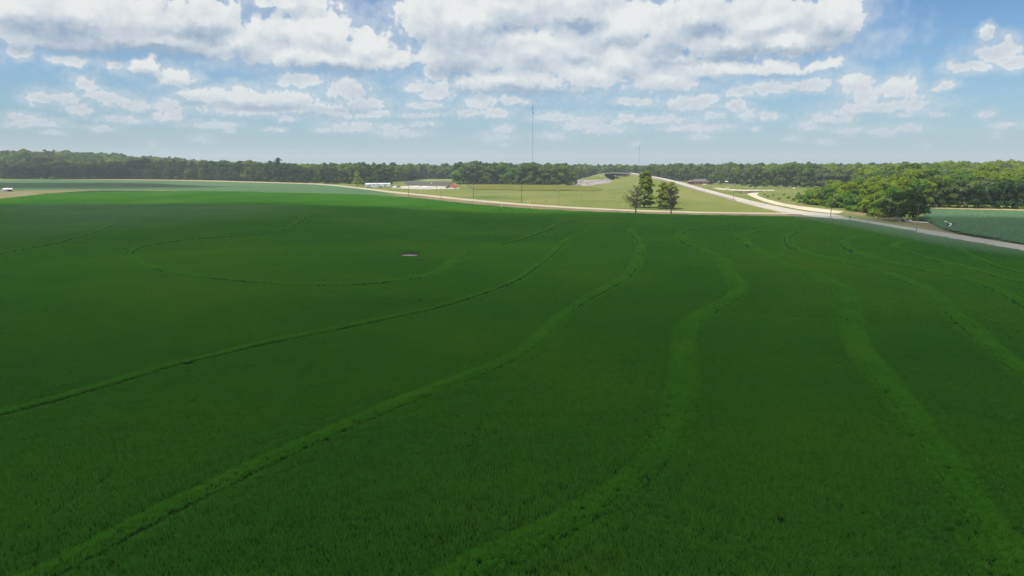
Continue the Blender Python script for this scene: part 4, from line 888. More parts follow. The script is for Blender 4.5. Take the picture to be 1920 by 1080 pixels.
# sloped stone paving on the far abutment
c = BR[-1]; t = (BR[-1] - BR[-2])[:2]; t /= np.linalg.norm(t); nr = np.array((-t[1], t[0])); vs = []
for (u, z) in ((0.8, 9.0), (-18, .2)):
    for o in (-9, 12): vs.append((c[0] - BR[0, 0] + t[0] * u + nr[0] * o, c[1] - BR[0, 1] + t[1] * u + nr[1] * o, z))
vs += [(x, y, z - 1.2) for x, y, z in vs]
ob('slope_paving', mesh('slope_paving', vs, [(0, 1, 3, 2), (4, 6, 7, 5), (0, 4, 5, 1), (2, 3, 7, 6), (0, 2, 6, 4), (1, 5, 7, 3)], [M['pinkconc']]), br)
# guard rail on the near side of the embankment
g = thing('guardrail', (0, 0, 0), 'long weathered guardrail along the field side of the climbing main road', 'guardrail')
seg = ROAD[np.searchsorted(ROAD[:, 1], 395):iB0 + 1]; t = np.gradient(seg[:, :2], axis=0); t /= np.linalg.norm(t, axis=1)[:, None]; nl = np.stack([-t[:, 1], t[:, 0]], 1)
gp = np.c_[seg[:, :2] + nl * 5.9, seg[:, 2]]
mb = MB()
for k in range(len(gp) - 1):
    a, b = gp[k], gp[k + 1]; vs = []
    for q in (a, b):
        for (o, z) in ((-.04, .42), (.04, .5), (-.02, .58), (.04, .68), (-.04, .76), (-.09, .76), (-.09, .42)): vs.append((q[0] - o, q[1], q[2] + z + .1))
    mb.add(vs, [(j, (j + 1) % 7, 7 + (j + 1) % 7, 7 + j) for j in range(7)])
mb.ob('rail', M['rail'], g)
post_me = MB().box((0, 0, .2), (.16, .2, 1.2)).me('post', [M['rail']])
for k in range(len(gp)): ob('post', post_me, g, (gp[k, 0] + .2, gp[k, 1], gp[k, 2]))
# riprap on the embankment flank: thousands of stones, one mass
poly = [(1060,345.5),(1068,341),(1080,338.5),(1100,337.6),(1122,337.2),(1140,335),(1148,340),(1141,343.5),(1128,345),(1112,347.5),(1100,349.5),(1086,347.8),(1072,347.5)]
mb = MB(); cnt = 0
ico = [(0, 0, 1), (.9, 0, .3), (.3, .85, .3), (-.75, .5, .3), (-.7, -.55, .3), (.3, -.85, .3), (.6, .5, -.6), (-.6, .5, -.6), (0, -.8, -.6)]
icf = [(0, 1, 2), (0, 2, 3), (0, 3, 4), (0, 4, 5), (0, 5, 1), (1, 6, 2), (2, 7, 3), (2, 6, 7), (3, 7, 4), (4, 8, 5), (4, 7, 8), (5, 8, 1), (1, 8, 6), (6, 8, 7)]
while cnt < 2600:
    x = random.uniform(1058, 1152); y = random.uniform(333, 351)
    if not inside(np.array([x]), np.array([y]), poly)[0]: continue
    p = at(x, y)
    if p[1] > 980: cnt += 1; continue
    s = random.uniform(.35, 1.0); a = random.uniform(0, 6.28); ca, sa = math.cos(a), math.sin(a)
    mb.add([(p[0] + s * (vx * ca - vy * sa) * random.uniform(.8, 1.2), p[1] + s * (vx * sa + vy * ca), p[2] + s * .75 * vz) for vx, vy, vz in ico], icf); cnt += 1
mb.m = list(np.repeat(rng.choice([0, 0, 1, 1, 2], len(mb.f) // len(icf)), len(icf)))
tag(mb.ob('riprap', [M['stone'], M['stonedark'], M['stonepale']]), 'pale riprap stones heaped on the flank of the far embankment', None, None, 'stuff')
# ------------------------------------------------------------------ poles and wires
def pole(px, yb, yt, label, arm=True, trans=0, lamp=False, dark=False, rad=.16, lean=0.0, group='utility poles', cap=None, ground=None):
    p = at(px, yb) if ground is None else ground; H = top_h(p, yt); e = thing('utility_pole', tuple(p), label, 'utility pole', group, random.uniform(-.2, .2))
    mt = M['darkpole' if dark else 'polewood']
    MB().tube((0, 0, -.3), (lean * H, 0, H), rad, rad * .62, 8).ob('shaft', mt, e)
    if arm:
        a = MB().box((lean * H, .14, H - .55), (2.4, .11, .14)).ob('crossarm', mt, e)
        for x in (-1.1, -.4, .4, 1.1): MB().lathe([(0, 0), (.06, .02), (.045, .10), (.07, .14), (0, .2)], 8, (lean * H + x, .14, H - .47)).ob('insulator', M['galv'], a)
    for k in range(trans):
        x = lean * H + (.34 if k % 2 else -.34); MB().lathe([(0, 0), (.26, .02), (.28, .1), (.28, .85), (.2, .95), (0, .97)], 10, (x, -.2, H - 2.6)).ob('transformer', M['galv'], e)
    if lamp:
        MB().path([(0, -.1, H - 1.2), (0, -.9, H - .7), (0, -1.5, H - .75)], .05, 6).ob('lamp_arm', M['galv'], e); MB().lathe([(0, 0), (.2, .03), (.16, .2), (0, .26)], 10, (0, -1.55, H - .98)).ob('lamp_head', M['galv'], e)
    return p, H
PO = {}
PO['a'] = pole(371, 337.8, 318.5, 'thin pole before the wood beside the white box at the soybean edge')
PO['b'] = pole(621.5, 345.6, 313.5, 'tall pole beside the pale road before the wood short of the mobile home')
PO['c'] = pole(707.2, 352.3, 326.5, 'pole standing in front of the middle of the white mobile home')
PO['d'] = pole(766, 368, 344.5, 'pole on the near side of the gravel road below the white tanks', dark=True)
PO['e'] = pole(819, 361, 344, 'pole with pale transformers in the grass before the dark lot', trans=2, rad=.13)
PO['f'] = pole(827, 372.8, 350.5, 'bare pale pole by the gravel road below the orange truck', arm=False)
PO['g'] = pole(887.5, 372, 345, 'dark pole with a pale lamp at the start of the tall grass', lamp=True, dark=True, trans=1)
PO['h'] = pole(977.8, 380.8, 348.5, 'pole with a short crossarm beside the two yellow guy markers', dark=True)
PO['i'] = pole(1047.5, 385.2, 350, 'faint slim pole in the grass between the yellow markers and the leafless tree', trans=1, rad=.11)
PO['j'] = pole(1202, 333.5, 307, 'tall pale pole by the end of the bridge above the pointed tree', arm=False)
PO['k'] = pole(1265.2, 348.6, 336.5, 'dark post at the guardrail high on the climbing road', arm=False, dark=True, rad=.2)
PO['l'] = pole(1286, 341.5, 325.5, 'pole with a reddish head above the road bank before the brick house', arm=False, trans=1)
PO['m'] = pole(1375.6, 374, 358, 'dark post at the guardrail low on the climbing road', arm=False, dark=True, rad=.12, lean=-.02)
PO['n'] = pole(1377, 349.8, 341.5, 'thick pale post on the lawn past the white canopies', arm=False, rad=.45, group=None)
PO['o'] = pole(1386, 350, 343, 'thin pale post between the thick post and the dark bushes', arm=False, rad=.12)
PO['p'] = pole(1440, 350.2, 341.5, 'pale dead stub at the wood edge nearest the dark bushes', arm=False, rad=.22, lean=.04)
PO['q'] = pole(1460, 350.8, 343.5, 'short pale stub beside the tall crossarm pole at the wood edge', arm=False, rad=.2, lean=-.05)
PO['r'] = pole(1464.8, 350.6, 331.5, 'tall crossarm pole standing before the wood beyond the side road')
PO['s'] = pole(1502.8, 351.8, 343.6, 'short grey post at the wood edge beside the grove', arm=False, rad=.22)
PO['t'] = pole(1557.3, 408, 361.5, 'brown pole at the road junction on the corner of the rice field', arm=True, dark=True)
PO['u'] = pole(1665.2, 414.6, 369.5, 'pole carrying two pale transformers before the grove', trans=2)
PO['v'] = pole(1680.6, 414.8, 383, 'bare pale pole with meter boxes before the dark spreading tree', arm=False)
PO['w'] = pole(1719.5, 417, 381.5, 'slim pole on the soybean side of the dark spreading tree', arm=True, rad=.13)
PO['x'] = pole(1754, 388.3, 351.5, 'bare leaning pole at the straw edge before the dark trees', arm=False, lean=.03)
def wire(a, b, sag, label, off=0.0):
    (p, H), (q, G) = PO[a], PO[b]; A = Vector((p[0], p[1], p[2] + H - .35)); B = Vector((q[0], q[1], q[2] + G - .35)); m = MB(); A.x += off; B.x += off
    pts = [A.lerp(B, k / 12) - Vector((0, 0, sag * 4 * (k / 12) * (1 - k / 12))) for k in range(13)]
    m.path([v - A for v in pts], .018, 4); tag(m.ob('power_line', [M['galv']], None, A), label, 'power line')
for a, b, s, l in (('a', 'b', 2.5, 'wire sagging across the front of the wood to the tall pole'), ('b', 'c', 1.4, 'wire running from the tall pole to the mobile home pole'), ('c', 'e', 1.2, 'wire from the mobile home pole to the pole before the dark lot'),
                   ('d', 'f', .8, 'wire along the gravel road between its first two poles'), ('f', 'g', .8, 'wire from the bare pale pole to the lamp pole'), ('g', 'h', 1.0, 'wire from the lamp pole to the yellow marker pole'),
                   ('h', 'i', .8, 'wire from the yellow marker pole to the faint slim pole'), ('i', 't', 2.0, 'long wire from the faint slim pole to the junction pole'), ('t', 'u', 1.0, 'wire from the junction pole to the transformer pole'),
                   ('u', 'w', .7, 'wire from the transformer pole past the dark tree'), ('l', 'r', 1.6, 'wire crossing before the wood to the tall crossarm pole'), ('w', 'x', 1.0, 'wire from the slim pole to the leaning pole at the straw edge')): wire(a, b, s, l)
for x, lb in ((990, 'yellow guy wire marker nearer its pole'), (994.2, 'yellow guy wire marker farther from its pole')):
    p = at(x + 1, 382.6); MB().tube((0, 0, -.1), (-.55, 0, 1.6), .09, .09, 8).me('guy', [M['yellow']])
    o = MB().tube((0, 0, -.1), (-.7, 0, 1.9), .10, .10, 8).tube((-.7, 0, 1.9), (-1.5, 0, 4.0), .012, .012, 4).ob('guy_marker', [M['yellow']], None, tuple(p)); tag(o, lb, 'guy marker', 'yellow guy markers')
# fence posts and small stakes near the pump
for x, yb, yt, lb in ((1646.4,412.6,404.5,'dark stout fence post on the verge before the grove'),(1717.6,437,430.3,'short dark post at the roadside opposite the soybean field'),(1625.5,405,402,'small fence post at the grove edge'),(1637,408.5,405.5,'small leaning fence post near the stout one'),(1742,390,386,'thin stake at the straw edge')):
    p = at(x, yb); H = top_h(p, yt); tag(MB().box((0, 0, H / 2 - .1), (.18, .18, H + .2), 0, .3, .85).tube((0, 0, H - .02), (0, 0, H + .05), .07, .02, 6).ob('fence_post', [M['darkpole']], None, tuple(p)), lb, 'fence post', 'posts along the main road')
# ------------------------------------------------------------------ towers
def mast(px, yb, yt, D, label, wdt, guyed, lean=0.0):
    d = ray(px, yb); q = np.array((d[0], d[1])) / math.hypot(d[0], d[1]) * D; p = (q[0], q[1], float(terrain(*q)[0])); H = top_h(p, yt)
    e = thing('radio_mast', p, label, 'radio mast'); n = 14; legs = [MB() for _ in range(3)]; br_ = MB(); red = MB()
    w_ = lambda z: wdt * (1 if guyed else (1 - .75 * z / H)); P_ = lambda k, z: (w_(z) * math.cos(2.094 * k + .3), w_(z) * math.sin(2.094 * k + .3), z)
    for k in range(3): legs[k].tube(P_(k, -.3), P_(k, H), .075, .055, 5)
    zs = np.linspace(0, H, int(H / (2.5 * max(.8, wdt))) + 2)
    for a, b in zip(zs[:-1], zs[1:]):
        for k in range(3): br_.tube(P_(k, a), P_((k + 1) % 3, b), .028, .028, 3, 0, False); br_.tube(P_(k, b), P_((k + 1) % 3, b), .028, .028, 3, 0, False)
    for k in range(3): legs[k].ob('leg', M['galv'], e)
    br_.ob('bracing', M['galv'], e)
    for k, z in enumerate((H - 1.2, H - 3.5, H - 6.5, H - 10)):
        a = k * 1.7; rr_ = w_(z) + .5; MB().box((rr_ * math.cos(a), rr_ * math.sin(a), z), (.4, .5, 1.9), 0, a).ob('antenna', M['redsign' if guyed and k < 1 else 'darkmetal'], e)
    MB().tube((0, 0, H), (0, 0, H + 3.0), .06, .03, 5).ob('lightning_rod', M['redsign' if guyed else 'galv'], e)
    if guyed:
        gw = MB()
        for k in range(3):
            for z in (H * .4, H * .7, H * .97):
                a = 2.094 * k + .8; gw.tube(P_(k, z), (38 * math.cos(a), 38 * math.sin(a), 0), .02, .02, 3, 0, False)
        gw.ob('guy_wires', M['galv'], e)
    return e
mast(998.5, 330, 193, 738, 'very tall slender guyed mast rising above the rounded wood', .45, True)
mast(1197.8, 315, 272, 1350, 'shorter lattice mast with dark antennas beyond the overpass', 1.4, False)
# ------------------------------------------------------------------ buildings and vehicles
def face_rot(p): return -math.atan2(p[0], p[1])
p = at(709, 351); L = 44 * math.hypot(p[0], p[1]) / F; rz = face_rot(p) + .05
e = thing('mobile_home', tuple(p), 'long white mobile home with small dark windows beside the gravel yard', 'mobile home', None, rz)
MB().box((0, 2.4, 1.85), (L, 4.6, 2.7)).ob('wall', M['vinyl'], e); MB().box((0, 2.4, .25), (L - .3, 4.3, .5)).ob('skirting', M['concrete'], e)
MB().prism([(.02, 3.2), (4.8, 3.2), (4.8, 3.32), (2.4, 3.95), (.02, 3.32)], -L / 2 - .25, L / 2 + .25, 0, 'y').ob('roof', M['roofm'], e).rotation_euler = (0, 0, 0)
rf = [c for c in e.children if c.name.startswith('roof')][0]; rf.rotation_euler = (0, 0, -math.pi / 2); rf.scale = (-1, 1, 1)
for x in (-7.9, -4.0, .6, 8.0):
    wn_ = MB().box((x, .075, 2.1), (1.0, .07, 1.25)).ob('window', M['white'], e); MB().box((x, .03, 2.1), (.8, .04, 1.05)).ob('pane', M['glass'], wn_)
dr = MB().box((6.4, .07, 1.5), (1.0, .08, 2.05)).ob('door', M['darkmetal'], e); MB().tube((6.75, -.02, 1.5), (6.75, .05, 1.5), .05, .05, 6).ob('handle', M['galv'], dr)
pc = MB().box((-10.6, -1.0, .7), (3.6, 2.0, .16)).ob('porch', M['white'], e)
for x in (-12.2, -10.6, -9.0): MB().box((x, -1.9, .95), (.12, .12, 1.9)).ob('post', M['white'], pc)
MB().box((-10.6, -1.93, 1.75), (3.4, .08, .14)).ob('railing', M['white'], pc); MB().box((-10.6, -1.0, 2.6), (3.9, 2.3, .12)).ob('awning', M['white'], pc)
for x in (-12.3, -8.9): MB().box((x, -1.9, 1.75), (.1, .1, 1.6)).ob('awning_post', M['white'], pc)
st = MB()
for k in range(3): st.box((6.4, -.35 - .3 * k, .42 - .15 * k), (1.4, .3, .16 + 0 * k))
st.ob('steps', M['concrete'], e)
def vehicle(name, p, rz, label, cat, body, kind='pickup', group=None, s=1.0):
    e = thing(name, tuple(p), label, cat, group, rz)
    if kind == 'pickup': prof = [(-2.7, .45), (2.7, .45), (2.72, .95), (2.5, 1.1), (1.35, 1.15), (.85, 1.78), (-.55, 1.8), (-.75, 1.18), (-2.7, 1.15)]
    elif kind == 'van': prof = [(-2.5, .4), (2.5, .4), (2.55, 1.0), (1.9, 1.25), (1.3, 2.1), (-2.4, 2.15), (-2.5, 1.9)]
    else: prof = [(-2.2, .35), (2.2, .35), (2.2, .75), (1.1, .92), (.5, 1.4), (-1.1, 1.42), (-1.7, .98), (-2.2, .92)]
    prof = [(a * s, b * s) for a, b in prof]; m = MB(); m.prism(prof, -.92 * s, .92 * s); bo = m.ob('body', body, e)
    if kind == 'pickup': wp = [(1.22, 1.2), (.83, 1.68), (-.48, 1.7), (-.62, 1.22)]
    elif kind == 'van': wp = [(1.75, 1.3), (1.25, 1.95), (.2, 1.98), (.2, 1.3)]
    else: wp = [(.98, .95), (.45, 1.33), (-1.05, 1.34), (-1.55, 1.0)]
    wp = [(a * s, b * s) for a, b in wp]
    for y0, y1 in ((-.945, -.93), (.93, .945)): MB().prism(wp, y0 * s, y1 * s).ob('window', M['glass'], bo)
    fx = {'pickup': (1.12, 1.46), 'van': (1.62, 1.7), 'car': (.82, 1.18)}.get(kind, (.82, 1.18)); o = MB().box((0, 0, 0), (.03, 1.5 * s, .6 * s)).ob('windscreen', M['glass'], bo, (fx[0] * s, 0, fx[1] * s)); o.rotation_euler = (0, -.68, 0)
    for x in (-1.6, 1.65):
        for y in (-.8, .8):
            wl = MB().tube((x * s, (y - .12) * s, .36 * s), (x * s, (y + .12) * s, .36 * s), .36 * s, .36 * s, 14).ob('wheel', M['black'], e); MB().tube((x * s, (y - .14) * s, .36 * s), (x * s, (y + .14) * s, .36 * s), .2 * s, .2 * s, 10).ob('rim', M['galv'], wl)
    for y in (-.65, .65): MB().box((2.62 * s * (1 if kind != 'car' else .84), y * s, .78 * s), (.24, .36 * s, .2 * s)).ob('headlight', M['white'], e)
    return e
p = at(704.5, 352.2); vehicle('pickup_truck', p, face_rot(p), 'white pickup truck parked before the middle of the mobile home', 'pickup truck', M['white'])
p = at(713.5, 351.8); vehicle('parked_car', p, face_rot(p) + .2, 'dark grey car parked between the white pickup and the mobile home door', 'car', M['greycar'], 'car')
p = at(747.5, 352); vehicle('parked_car', p, face_rot(p) + .5, 'dark car at the edge of the gravel yard past the mobile home', 'car', M['greycar'], 'car', None, 1.0)
p = at(740, 351.4); vehicle('parked_car', p, face_rot(p) + 2.2, 'pale car between the mobile home and the dark car on the yard', 'car', M['white'], 'car', None, .95)
for x, y, lb in ((781.5, 353.2, 'white horizontal tank on the gravel yard nearer the mobile home'), (797.8, 353.6, 'white horizontal tank on the gravel yard nearer the orange truck')):
    p = at(x, y); e = thing('storage_tank', tuple(p), lb, 'tank', 'white tanks on the gravel yard', face_rot(p)); n = 16; m = MB()
    prof = [(0, -2.25), (.45, -2.15), (.68, -1.85), (.72, -1.6), (.72, 1.6), (.68, 1.85), (.45, 2.15), (0, 2.25)]
    m.lathe(prof, 16); m.v = [(z, y_, x_ + 1.15) for x_, y_, z in m.v]; m.ob('vessel', M['white'], e, None, True)
    for xx in (-1.2, 1.2): MB().box((xx, 0, .28), (.25, 1.1, .6)).ob('saddle', M['concrete'], e)
    MB().lathe([(0, 0), (.22, 0), (.22, .25), (.1, .3), (0, .3)], 10, (0, 0, 1.85)).ob('valve_dome', M['white'], e)
p = at(847, 353.2); e = thing('dump_truck', tuple(p), 'faded orange dump truck with a dark cab at the end of the gravel yard', 'truck', None, face_rot(p))
MB().prism([(-1.6, 1.2), (4.7, 1.2), (5.1, 1.6), (4.8, 3.1), (-1.6, 3.2)], -1.25, 1.25).ob('dump_body', M['orange'], e)
cb_ = MB().prism([(-4.9, .7), (-1.75, .7), (-1.75, 2.7), (-3.3, 2.75), (-3.7, 1.75), (-4.9, 1.65)], -1.15, 1.15).ob('cab', M['darkmetal'], e)
for y in (-1.17, 1.16): MB().prism([(-3.5, 1.75), (-2.2, 1.75), (-2.2, 2.5), (-3.2, 2.5)], y - .01, y + .01).ob('window', M['glass'], cb_)
MB().box((0, 0, .85), (9.4, .9, .35)).ob('chassis', M['darkmetal'], e)
for x in (-4.0, 2.3, 3.6):
    for y in (-.98, .98):
        wl = MB().tube((x, y - .18, .52), (x, y + .18, .52), .52, .52, 14).ob('wheel', M['black'], e); MB().tube((x, y - .2, .52), (x, y + .2, .52), .25, .25, 10).ob('rim', M['galv'], wl)
p = at(856, 354); tag(MB().box((0, 0, .12), (6.5, .5, .35)).box((1.0, 0, .36), (4.0, .45, .14)).ob('concrete_beam', [M['concrete']], None, tuple(p)), 'pale concrete beam lying before the orange truck', 'beam')
p = at(838, 352.8); e = thing('farm_trailer', tuple(p), 'low dark flat trailer hitched before the orange truck', 'trailer', None, face_rot(p))
MB().box((0, 0, .8), (4.2, 2.0, .2)).ob('bed', M['darkmetal'], e); MB().box((-.9, 0, 1.2), (1.4, 1.6, .6)).ob('load', M['concrete'], e); MB().box((1.0, .1, 1.15), (1.2, 1.3, .5)).ob('load', M['darkmetal'], e)
for x in (-.8, .8):
    for y in (-.95, .95): MB().tube((x, y - .1, .36), (x, y + .1, .36), .36, .36, 12).ob('wheel', M['black'], e)
p = at(809, 346.2); e = thing('sign', tuple(p), 'small tilted white board standing at the edge of the dark lot', 'sign', None, face_rot(p)); MB().tube((0, 0, -.1), (0, 0, 1.6), .05, .05, 6).ob('post', M['galv'], e); o = MB().box((0, -.07, 0), (1.0, .05, 1.6)).ob('board', M['white'], e, (0, 0, 1.6)); o.rotation_euler = (0, .6, 0)
# far left shelter and trailer
p = at(15, 359); e = thing('farm_shelter', tuple(p), 'open shelter with a bright white sloping roof at the edge of the soybeans', 'shelter', None, face_rot(p) + .1)
MB().prism([(-2.3, 2.5), (2.0, 1.75), (2.05, 1.87), (-2.3, 2.64)], -3.2, 3.2, 0, 'x').ob('roof', M['white'], e)
for x in (-3.0, 3.0):
    for y in (-1.9, 1.9): MB().box((x, y, 1.0), (.14, .14, 2.0)).ob('post', M['galv'], e)
MB().box((0, 1.9, .9), (5.8, .08, 1.6)).ob('back_wall', M['darkmetal'], e)
p = at(6.5, 360); vehicle('pickup_truck', p, face_rot(p) + .1, 'white pickup truck beside the white roofed shelter', 'pickup truck', M['white'])
p = at(396.5, 338.6); e = thing('utility_box', tuple(p), 'small white cabinet standing before the wood at the soybean edge', 'cabinet', None, face_rot(p)); MB().box((0, 0, 1.4), (3.2, 1.6, 2.2)).ob('body', M['white'], e); MB().box((0, 0, 2.56), (3.5, 1.9, .12)).ob('lid', M['white'], e); MB().box((0, 0, .15), (3.0, 1.4, .36)).ob('base', M['concrete'], e)
for x, y, lb in ((111, 357, 'thin pale irrigation riser at the near edge of the soybeans'), (222, 358, 'bent pale irrigation riser farther along the soybean edge')):
    p = at(x, y); tag(MB().path([(0, 0, -.1), (0, 0, 1.5), (-.35, 0, 1.85), (-.8, 0, 1.5)], .16, 8).tube((0, 0, 1.0), (0, 0, 1.12), .24, .24, 8).ob('irrigation_riser', [M['galv']], None, tuple(p)), lb, 'irrigation riser', 'irrigation risers')
for x, y, lb in ((941,388.3,'tiny pale stake at the rice edge below the lamp pole'),(998,392.3,'tiny pale stake at the rice edge below the yellow markers'),(352,338.9,'tiny pale stake at the soybean edge near the thin pole')):
    p = at(x, y); tag(MB().tube((0, 0, -.1), (0, 0, .9), .09, .07, 6).box((0, 0, .95), (.34, .12, .34)).ob('marker_stake', [M['pvc']], None, tuple(p)), lb, 'stake', 'marker stakes')
# brick house
p = at(1313, 346); rz = face_rot(p) + .12; e = thing('brick_house', tuple(p), 'low red brick house with a brown shingle roof among the trees', 'house', None, rz)
MB().box((0, 4, 1.5), (13, 8, 3.0)).ob('wall', M['brick'], e)
def gable(name, L, y0, y1, z0, z1, mt, x=0):
    m = MB(); h = L / 2 + .4; yb = (y0 + y1) / 2
    m.add([(x - h, y0 - .4, z0), (x + h, y0 - .4, z0), (x + h, yb, z1), (x - h, yb, z1), (x + h, y1 + .4, z0), (x - h, y1 + .4, z0), (x - h, y0 - .4, z0 - .18), (x + h, y0 - .4, z0 - .18), (x + h, y1 + .4, z0 - .18), (x - h, y1 + .4, z0 - .18)],
          [(0, 1, 2, 3), (3, 2, 4, 5), (0, 6, 7, 1), (5, 4, 8, 9), (0, 3, 5), (1, 4, 2), (0, 5, 9, 6), (1, 7, 8, 4), (6, 9, 8, 7)]); return m.ob(name, M[mt], e)
rf = gable('roof', 13, 0, 8, 3.2, 5.9, 'shingle'); MB().box((2.5, 4.8, 5.9), (.8, .8, 1.2)).ob('chimney', M['brick'], rf)
MB().box((-9.6, 4.5, 1.3), (6, 6.5, 2.6)).ob('wing_wall', M['brick'], e); gable('wing_roof', 5.2, 1.25, 7.75, 2.8, 4.5, 'shingle', -9.75)
for x in (-4.6, -1.6, 4.2): wn_ = MB().box((x, -.03, 1.7), (1.3, .08, 1.2)).ob('window', M['white'], e); MB().box((x, -.09, 1.7), (1.1, .04, 1.0)).ob('pane', M['glass'], wn_)
MB().box((1.6, -.03, 1.15), (1.0, .08, 2.1)).ob('door', M['darkmetal'], e)
p = at(1330.5, 345.6); e = thing('brick_shed', tuple(p), 'small reddish shed partly hidden by trees past the brick house', 'shed', None, face_rot(p)); MB().box((0, 2, 1.2), (6, 4, 2.4)).ob('wall', M['brick'], e); gable('roof', 6, 0, 4, 2.5, 3.7, 'shingle'); MB().box((.5, -.03, 1.0), (1.6, .06, 2.0)).ob('door', M['darkmetal'], e)
p = at(1320.8, 347); vehicle('parked_car', p, face_rot(p), 'white car parked on the lawn before the brick house', 'car', M['white'], 'car')
for x, y, wd_, lb in ((1348.2, 346, 3.2, 'white peaked canopy under the trees nearer the brick house'), (1361, 346, 4.4, 'white flat topped canopy under the trees farther from the brick house')):
    p = at(x, y); e = thing('canopy', tuple(p), lb, 'canopy', 'white canopies', face_rot(p)); hgt = top_h(p, 340.4)
    MB().lathe([(wd_ * .62, 0), (wd_ * .58, .25), (.05, 1.25)], 4, (0, 0, hgt - .3)).ob('cover', M['white'], e)
    for sx2 in (-1, 1):
        for sy2 in (-1, 1): MB().tube((sx2 * wd_ * .4, sy2 * wd_ * .4, -.1), (sx2 * wd_ * .4, sy2 * wd_ * .4, hgt - .2), .06, .06, 6).ob('leg', M['galv'], e)
p = at(1363.5, 355.4); e = thing('block_pile', tuple(p), 'pile of pale concrete blocks beside the gravel strip on the lawn', 'block pile', None, face_rot(p))
for k, (x, y, z, a) in enumerate(((-1.4, 0, .45, .1), (0, .1, .45, -.05), (1.5, 0, .45, .2), (-1.2, .1, 1.3, 0), (.9, 0, 1.3, .1), (-.6, 1.1, .45, .2))): MB().box((0, 0, 0), (1.25, .95, .85), 0, a, .96).ob('block', M['concrete'], e, (x, y, z))
for x, y, s_, lb in ((1380,356.9,.9,'pale boulder by the gravel strip below the thick post'),(1410,357,.8,'pale boulder in the middle of the gravel strip'),(1425,357.2,.9,'first pale boulder of the close pair on the gravel strip'),(1429,357.3,.8,'second pale boulder of the close pair on the gravel strip'),(1438,357.3,.7,'pale boulder near the far end of the gravel strip'),(1488.5,354.8,1.5,'large white boulder alone in the grass past the gravel strip'),(1395,360.5,.6,'small pale boulder by the dark asphalt strip'),(1478,356.8,.7,'small pale boulder beside the large white one')):
    p = at(x, y); o = mesh('boulder', [(vx * s_ * 1.1, vy * s_ * .9, (vz + .5) * s_ * .7) for vx, vy, vz in ico], icf, [M['concrete']]); tag(ob('boulder', o, None, tuple(p)), lb, 'boulder', 'pale boulders on the grass')
# pump site beside the dark tree
p = at(1692.5, 415.6); e = thing('irrigation_pump', tuple(p), 'white bent irrigation pump pipe at the foot of the dark spreading tree', 'irrigation pump', None, face_rot(p))
MB().path([(-1.0, 0, 0), (-.95, 0, .7), (-.6, 0, 1.15), (0, 0, 1.3), (.6, 0, 1.1), (1.0, 0, .5), (1.5, 0, .16), (2.6, 0, .12)], .14, 10).ob('pipe', M['pvc'], e); MB().box((-1.0, .1, .1), (1.2, 1.0, .3)).ob('base', M['concrete'], e); MB().lathe([(0, 0), (.26, 0), (.26, .5), (0, .55)], 10, (-.95, 0, .5)).ob('pump_head', M['galv'], e)
p = at(1706, 415.4); tag(MB().lathe([(0, 0), (.75, 0), (.8, .3), (.55, .65), (0, .75)], 12).box((0, 0, .78), (.3, .3, .1)).ob('well_cap', [M['pvc']], None, tuple(p)), 'low pale well cap under the dark spreading tree', 'well cap')
a_, b_2 = at(1710, 416.6), at(1742, 418); tag(MB().path([(0, 0, .12), tuple((b_2 - a_) * .5 + np.array((0, .2, .14))), tuple(b_2 - a_ + np.array((0, 0, .12)))], .16, 8).ob('irrigation_pipe', [M['pvc']], None, tuple(a_)), 'long white irrigation pipe lying between the pump and the soybeans', 'pipe')
p = at(1682.2, 413.4); e = thing('meter_box', tuple(p), 'pale electric meter boxes on a short frame beside the bare pole', 'meter box', None, face_rot(p)); MB().box((0, 0, .9), (.5, .25, 1.1)).ob('cabinet', M['galv'], e); MB().box((-1.0, 0, 1.2), (.35, .2, .5)).ob('meter', M['galv'], e)
for x in (-1.2, .25): MB().tube((x, .14, -.1), (x, .14, 1.6), .05, .05, 6).ob('post', M['polewood'], e)
p = at(1661, 406.6); e = thing('roadside_sign', tuple(p), 'pale flat board standing by the transformer pole', 'sign', None, face_rot(p)); MB().box((0, 0, 1.1), (2.0, .06, .5)).ob('board', M['pvc'], e)
for x in (-.7, .7): MB().tube((x, .06, -.1), (x, .06, 1.3), .04, .04, 6).ob('post', M['polewood'], e)
m = MB(); pts = [(q[0] - PIPEW[0][0], q[1] - PIPEW[0][1], .42) for q in PIPEW]; m.path(pts[:2], .2, 8); m.path(pts[1:3], .09, 8); m.path(pts[2:], .2, 8)
tag(m.ob('irrigation_pipe', [M['pvc']], None, (PIPEW[0][0], PIPEW[0][1], 0)), 'bent white irrigation pipe lying in the shaded soybeans', 'pipe')
p = at(1593, 412); e = thing('mailbox', tuple(p), 'small dark mailbox at the roadside past the junction pole', 'mailbox', None, .3); MB().box((0, 0, .5), (.12, .12, 1.1)).ob('post', M['darkpole'], e); MB().prism([(-.28, 1.0), (.28, 1.0), (.28, 1.3), (.16, 1.48), (-.16, 1.48), (-.28, 1.3)], -.45, .45).ob('box', M['darkmetal'], e)
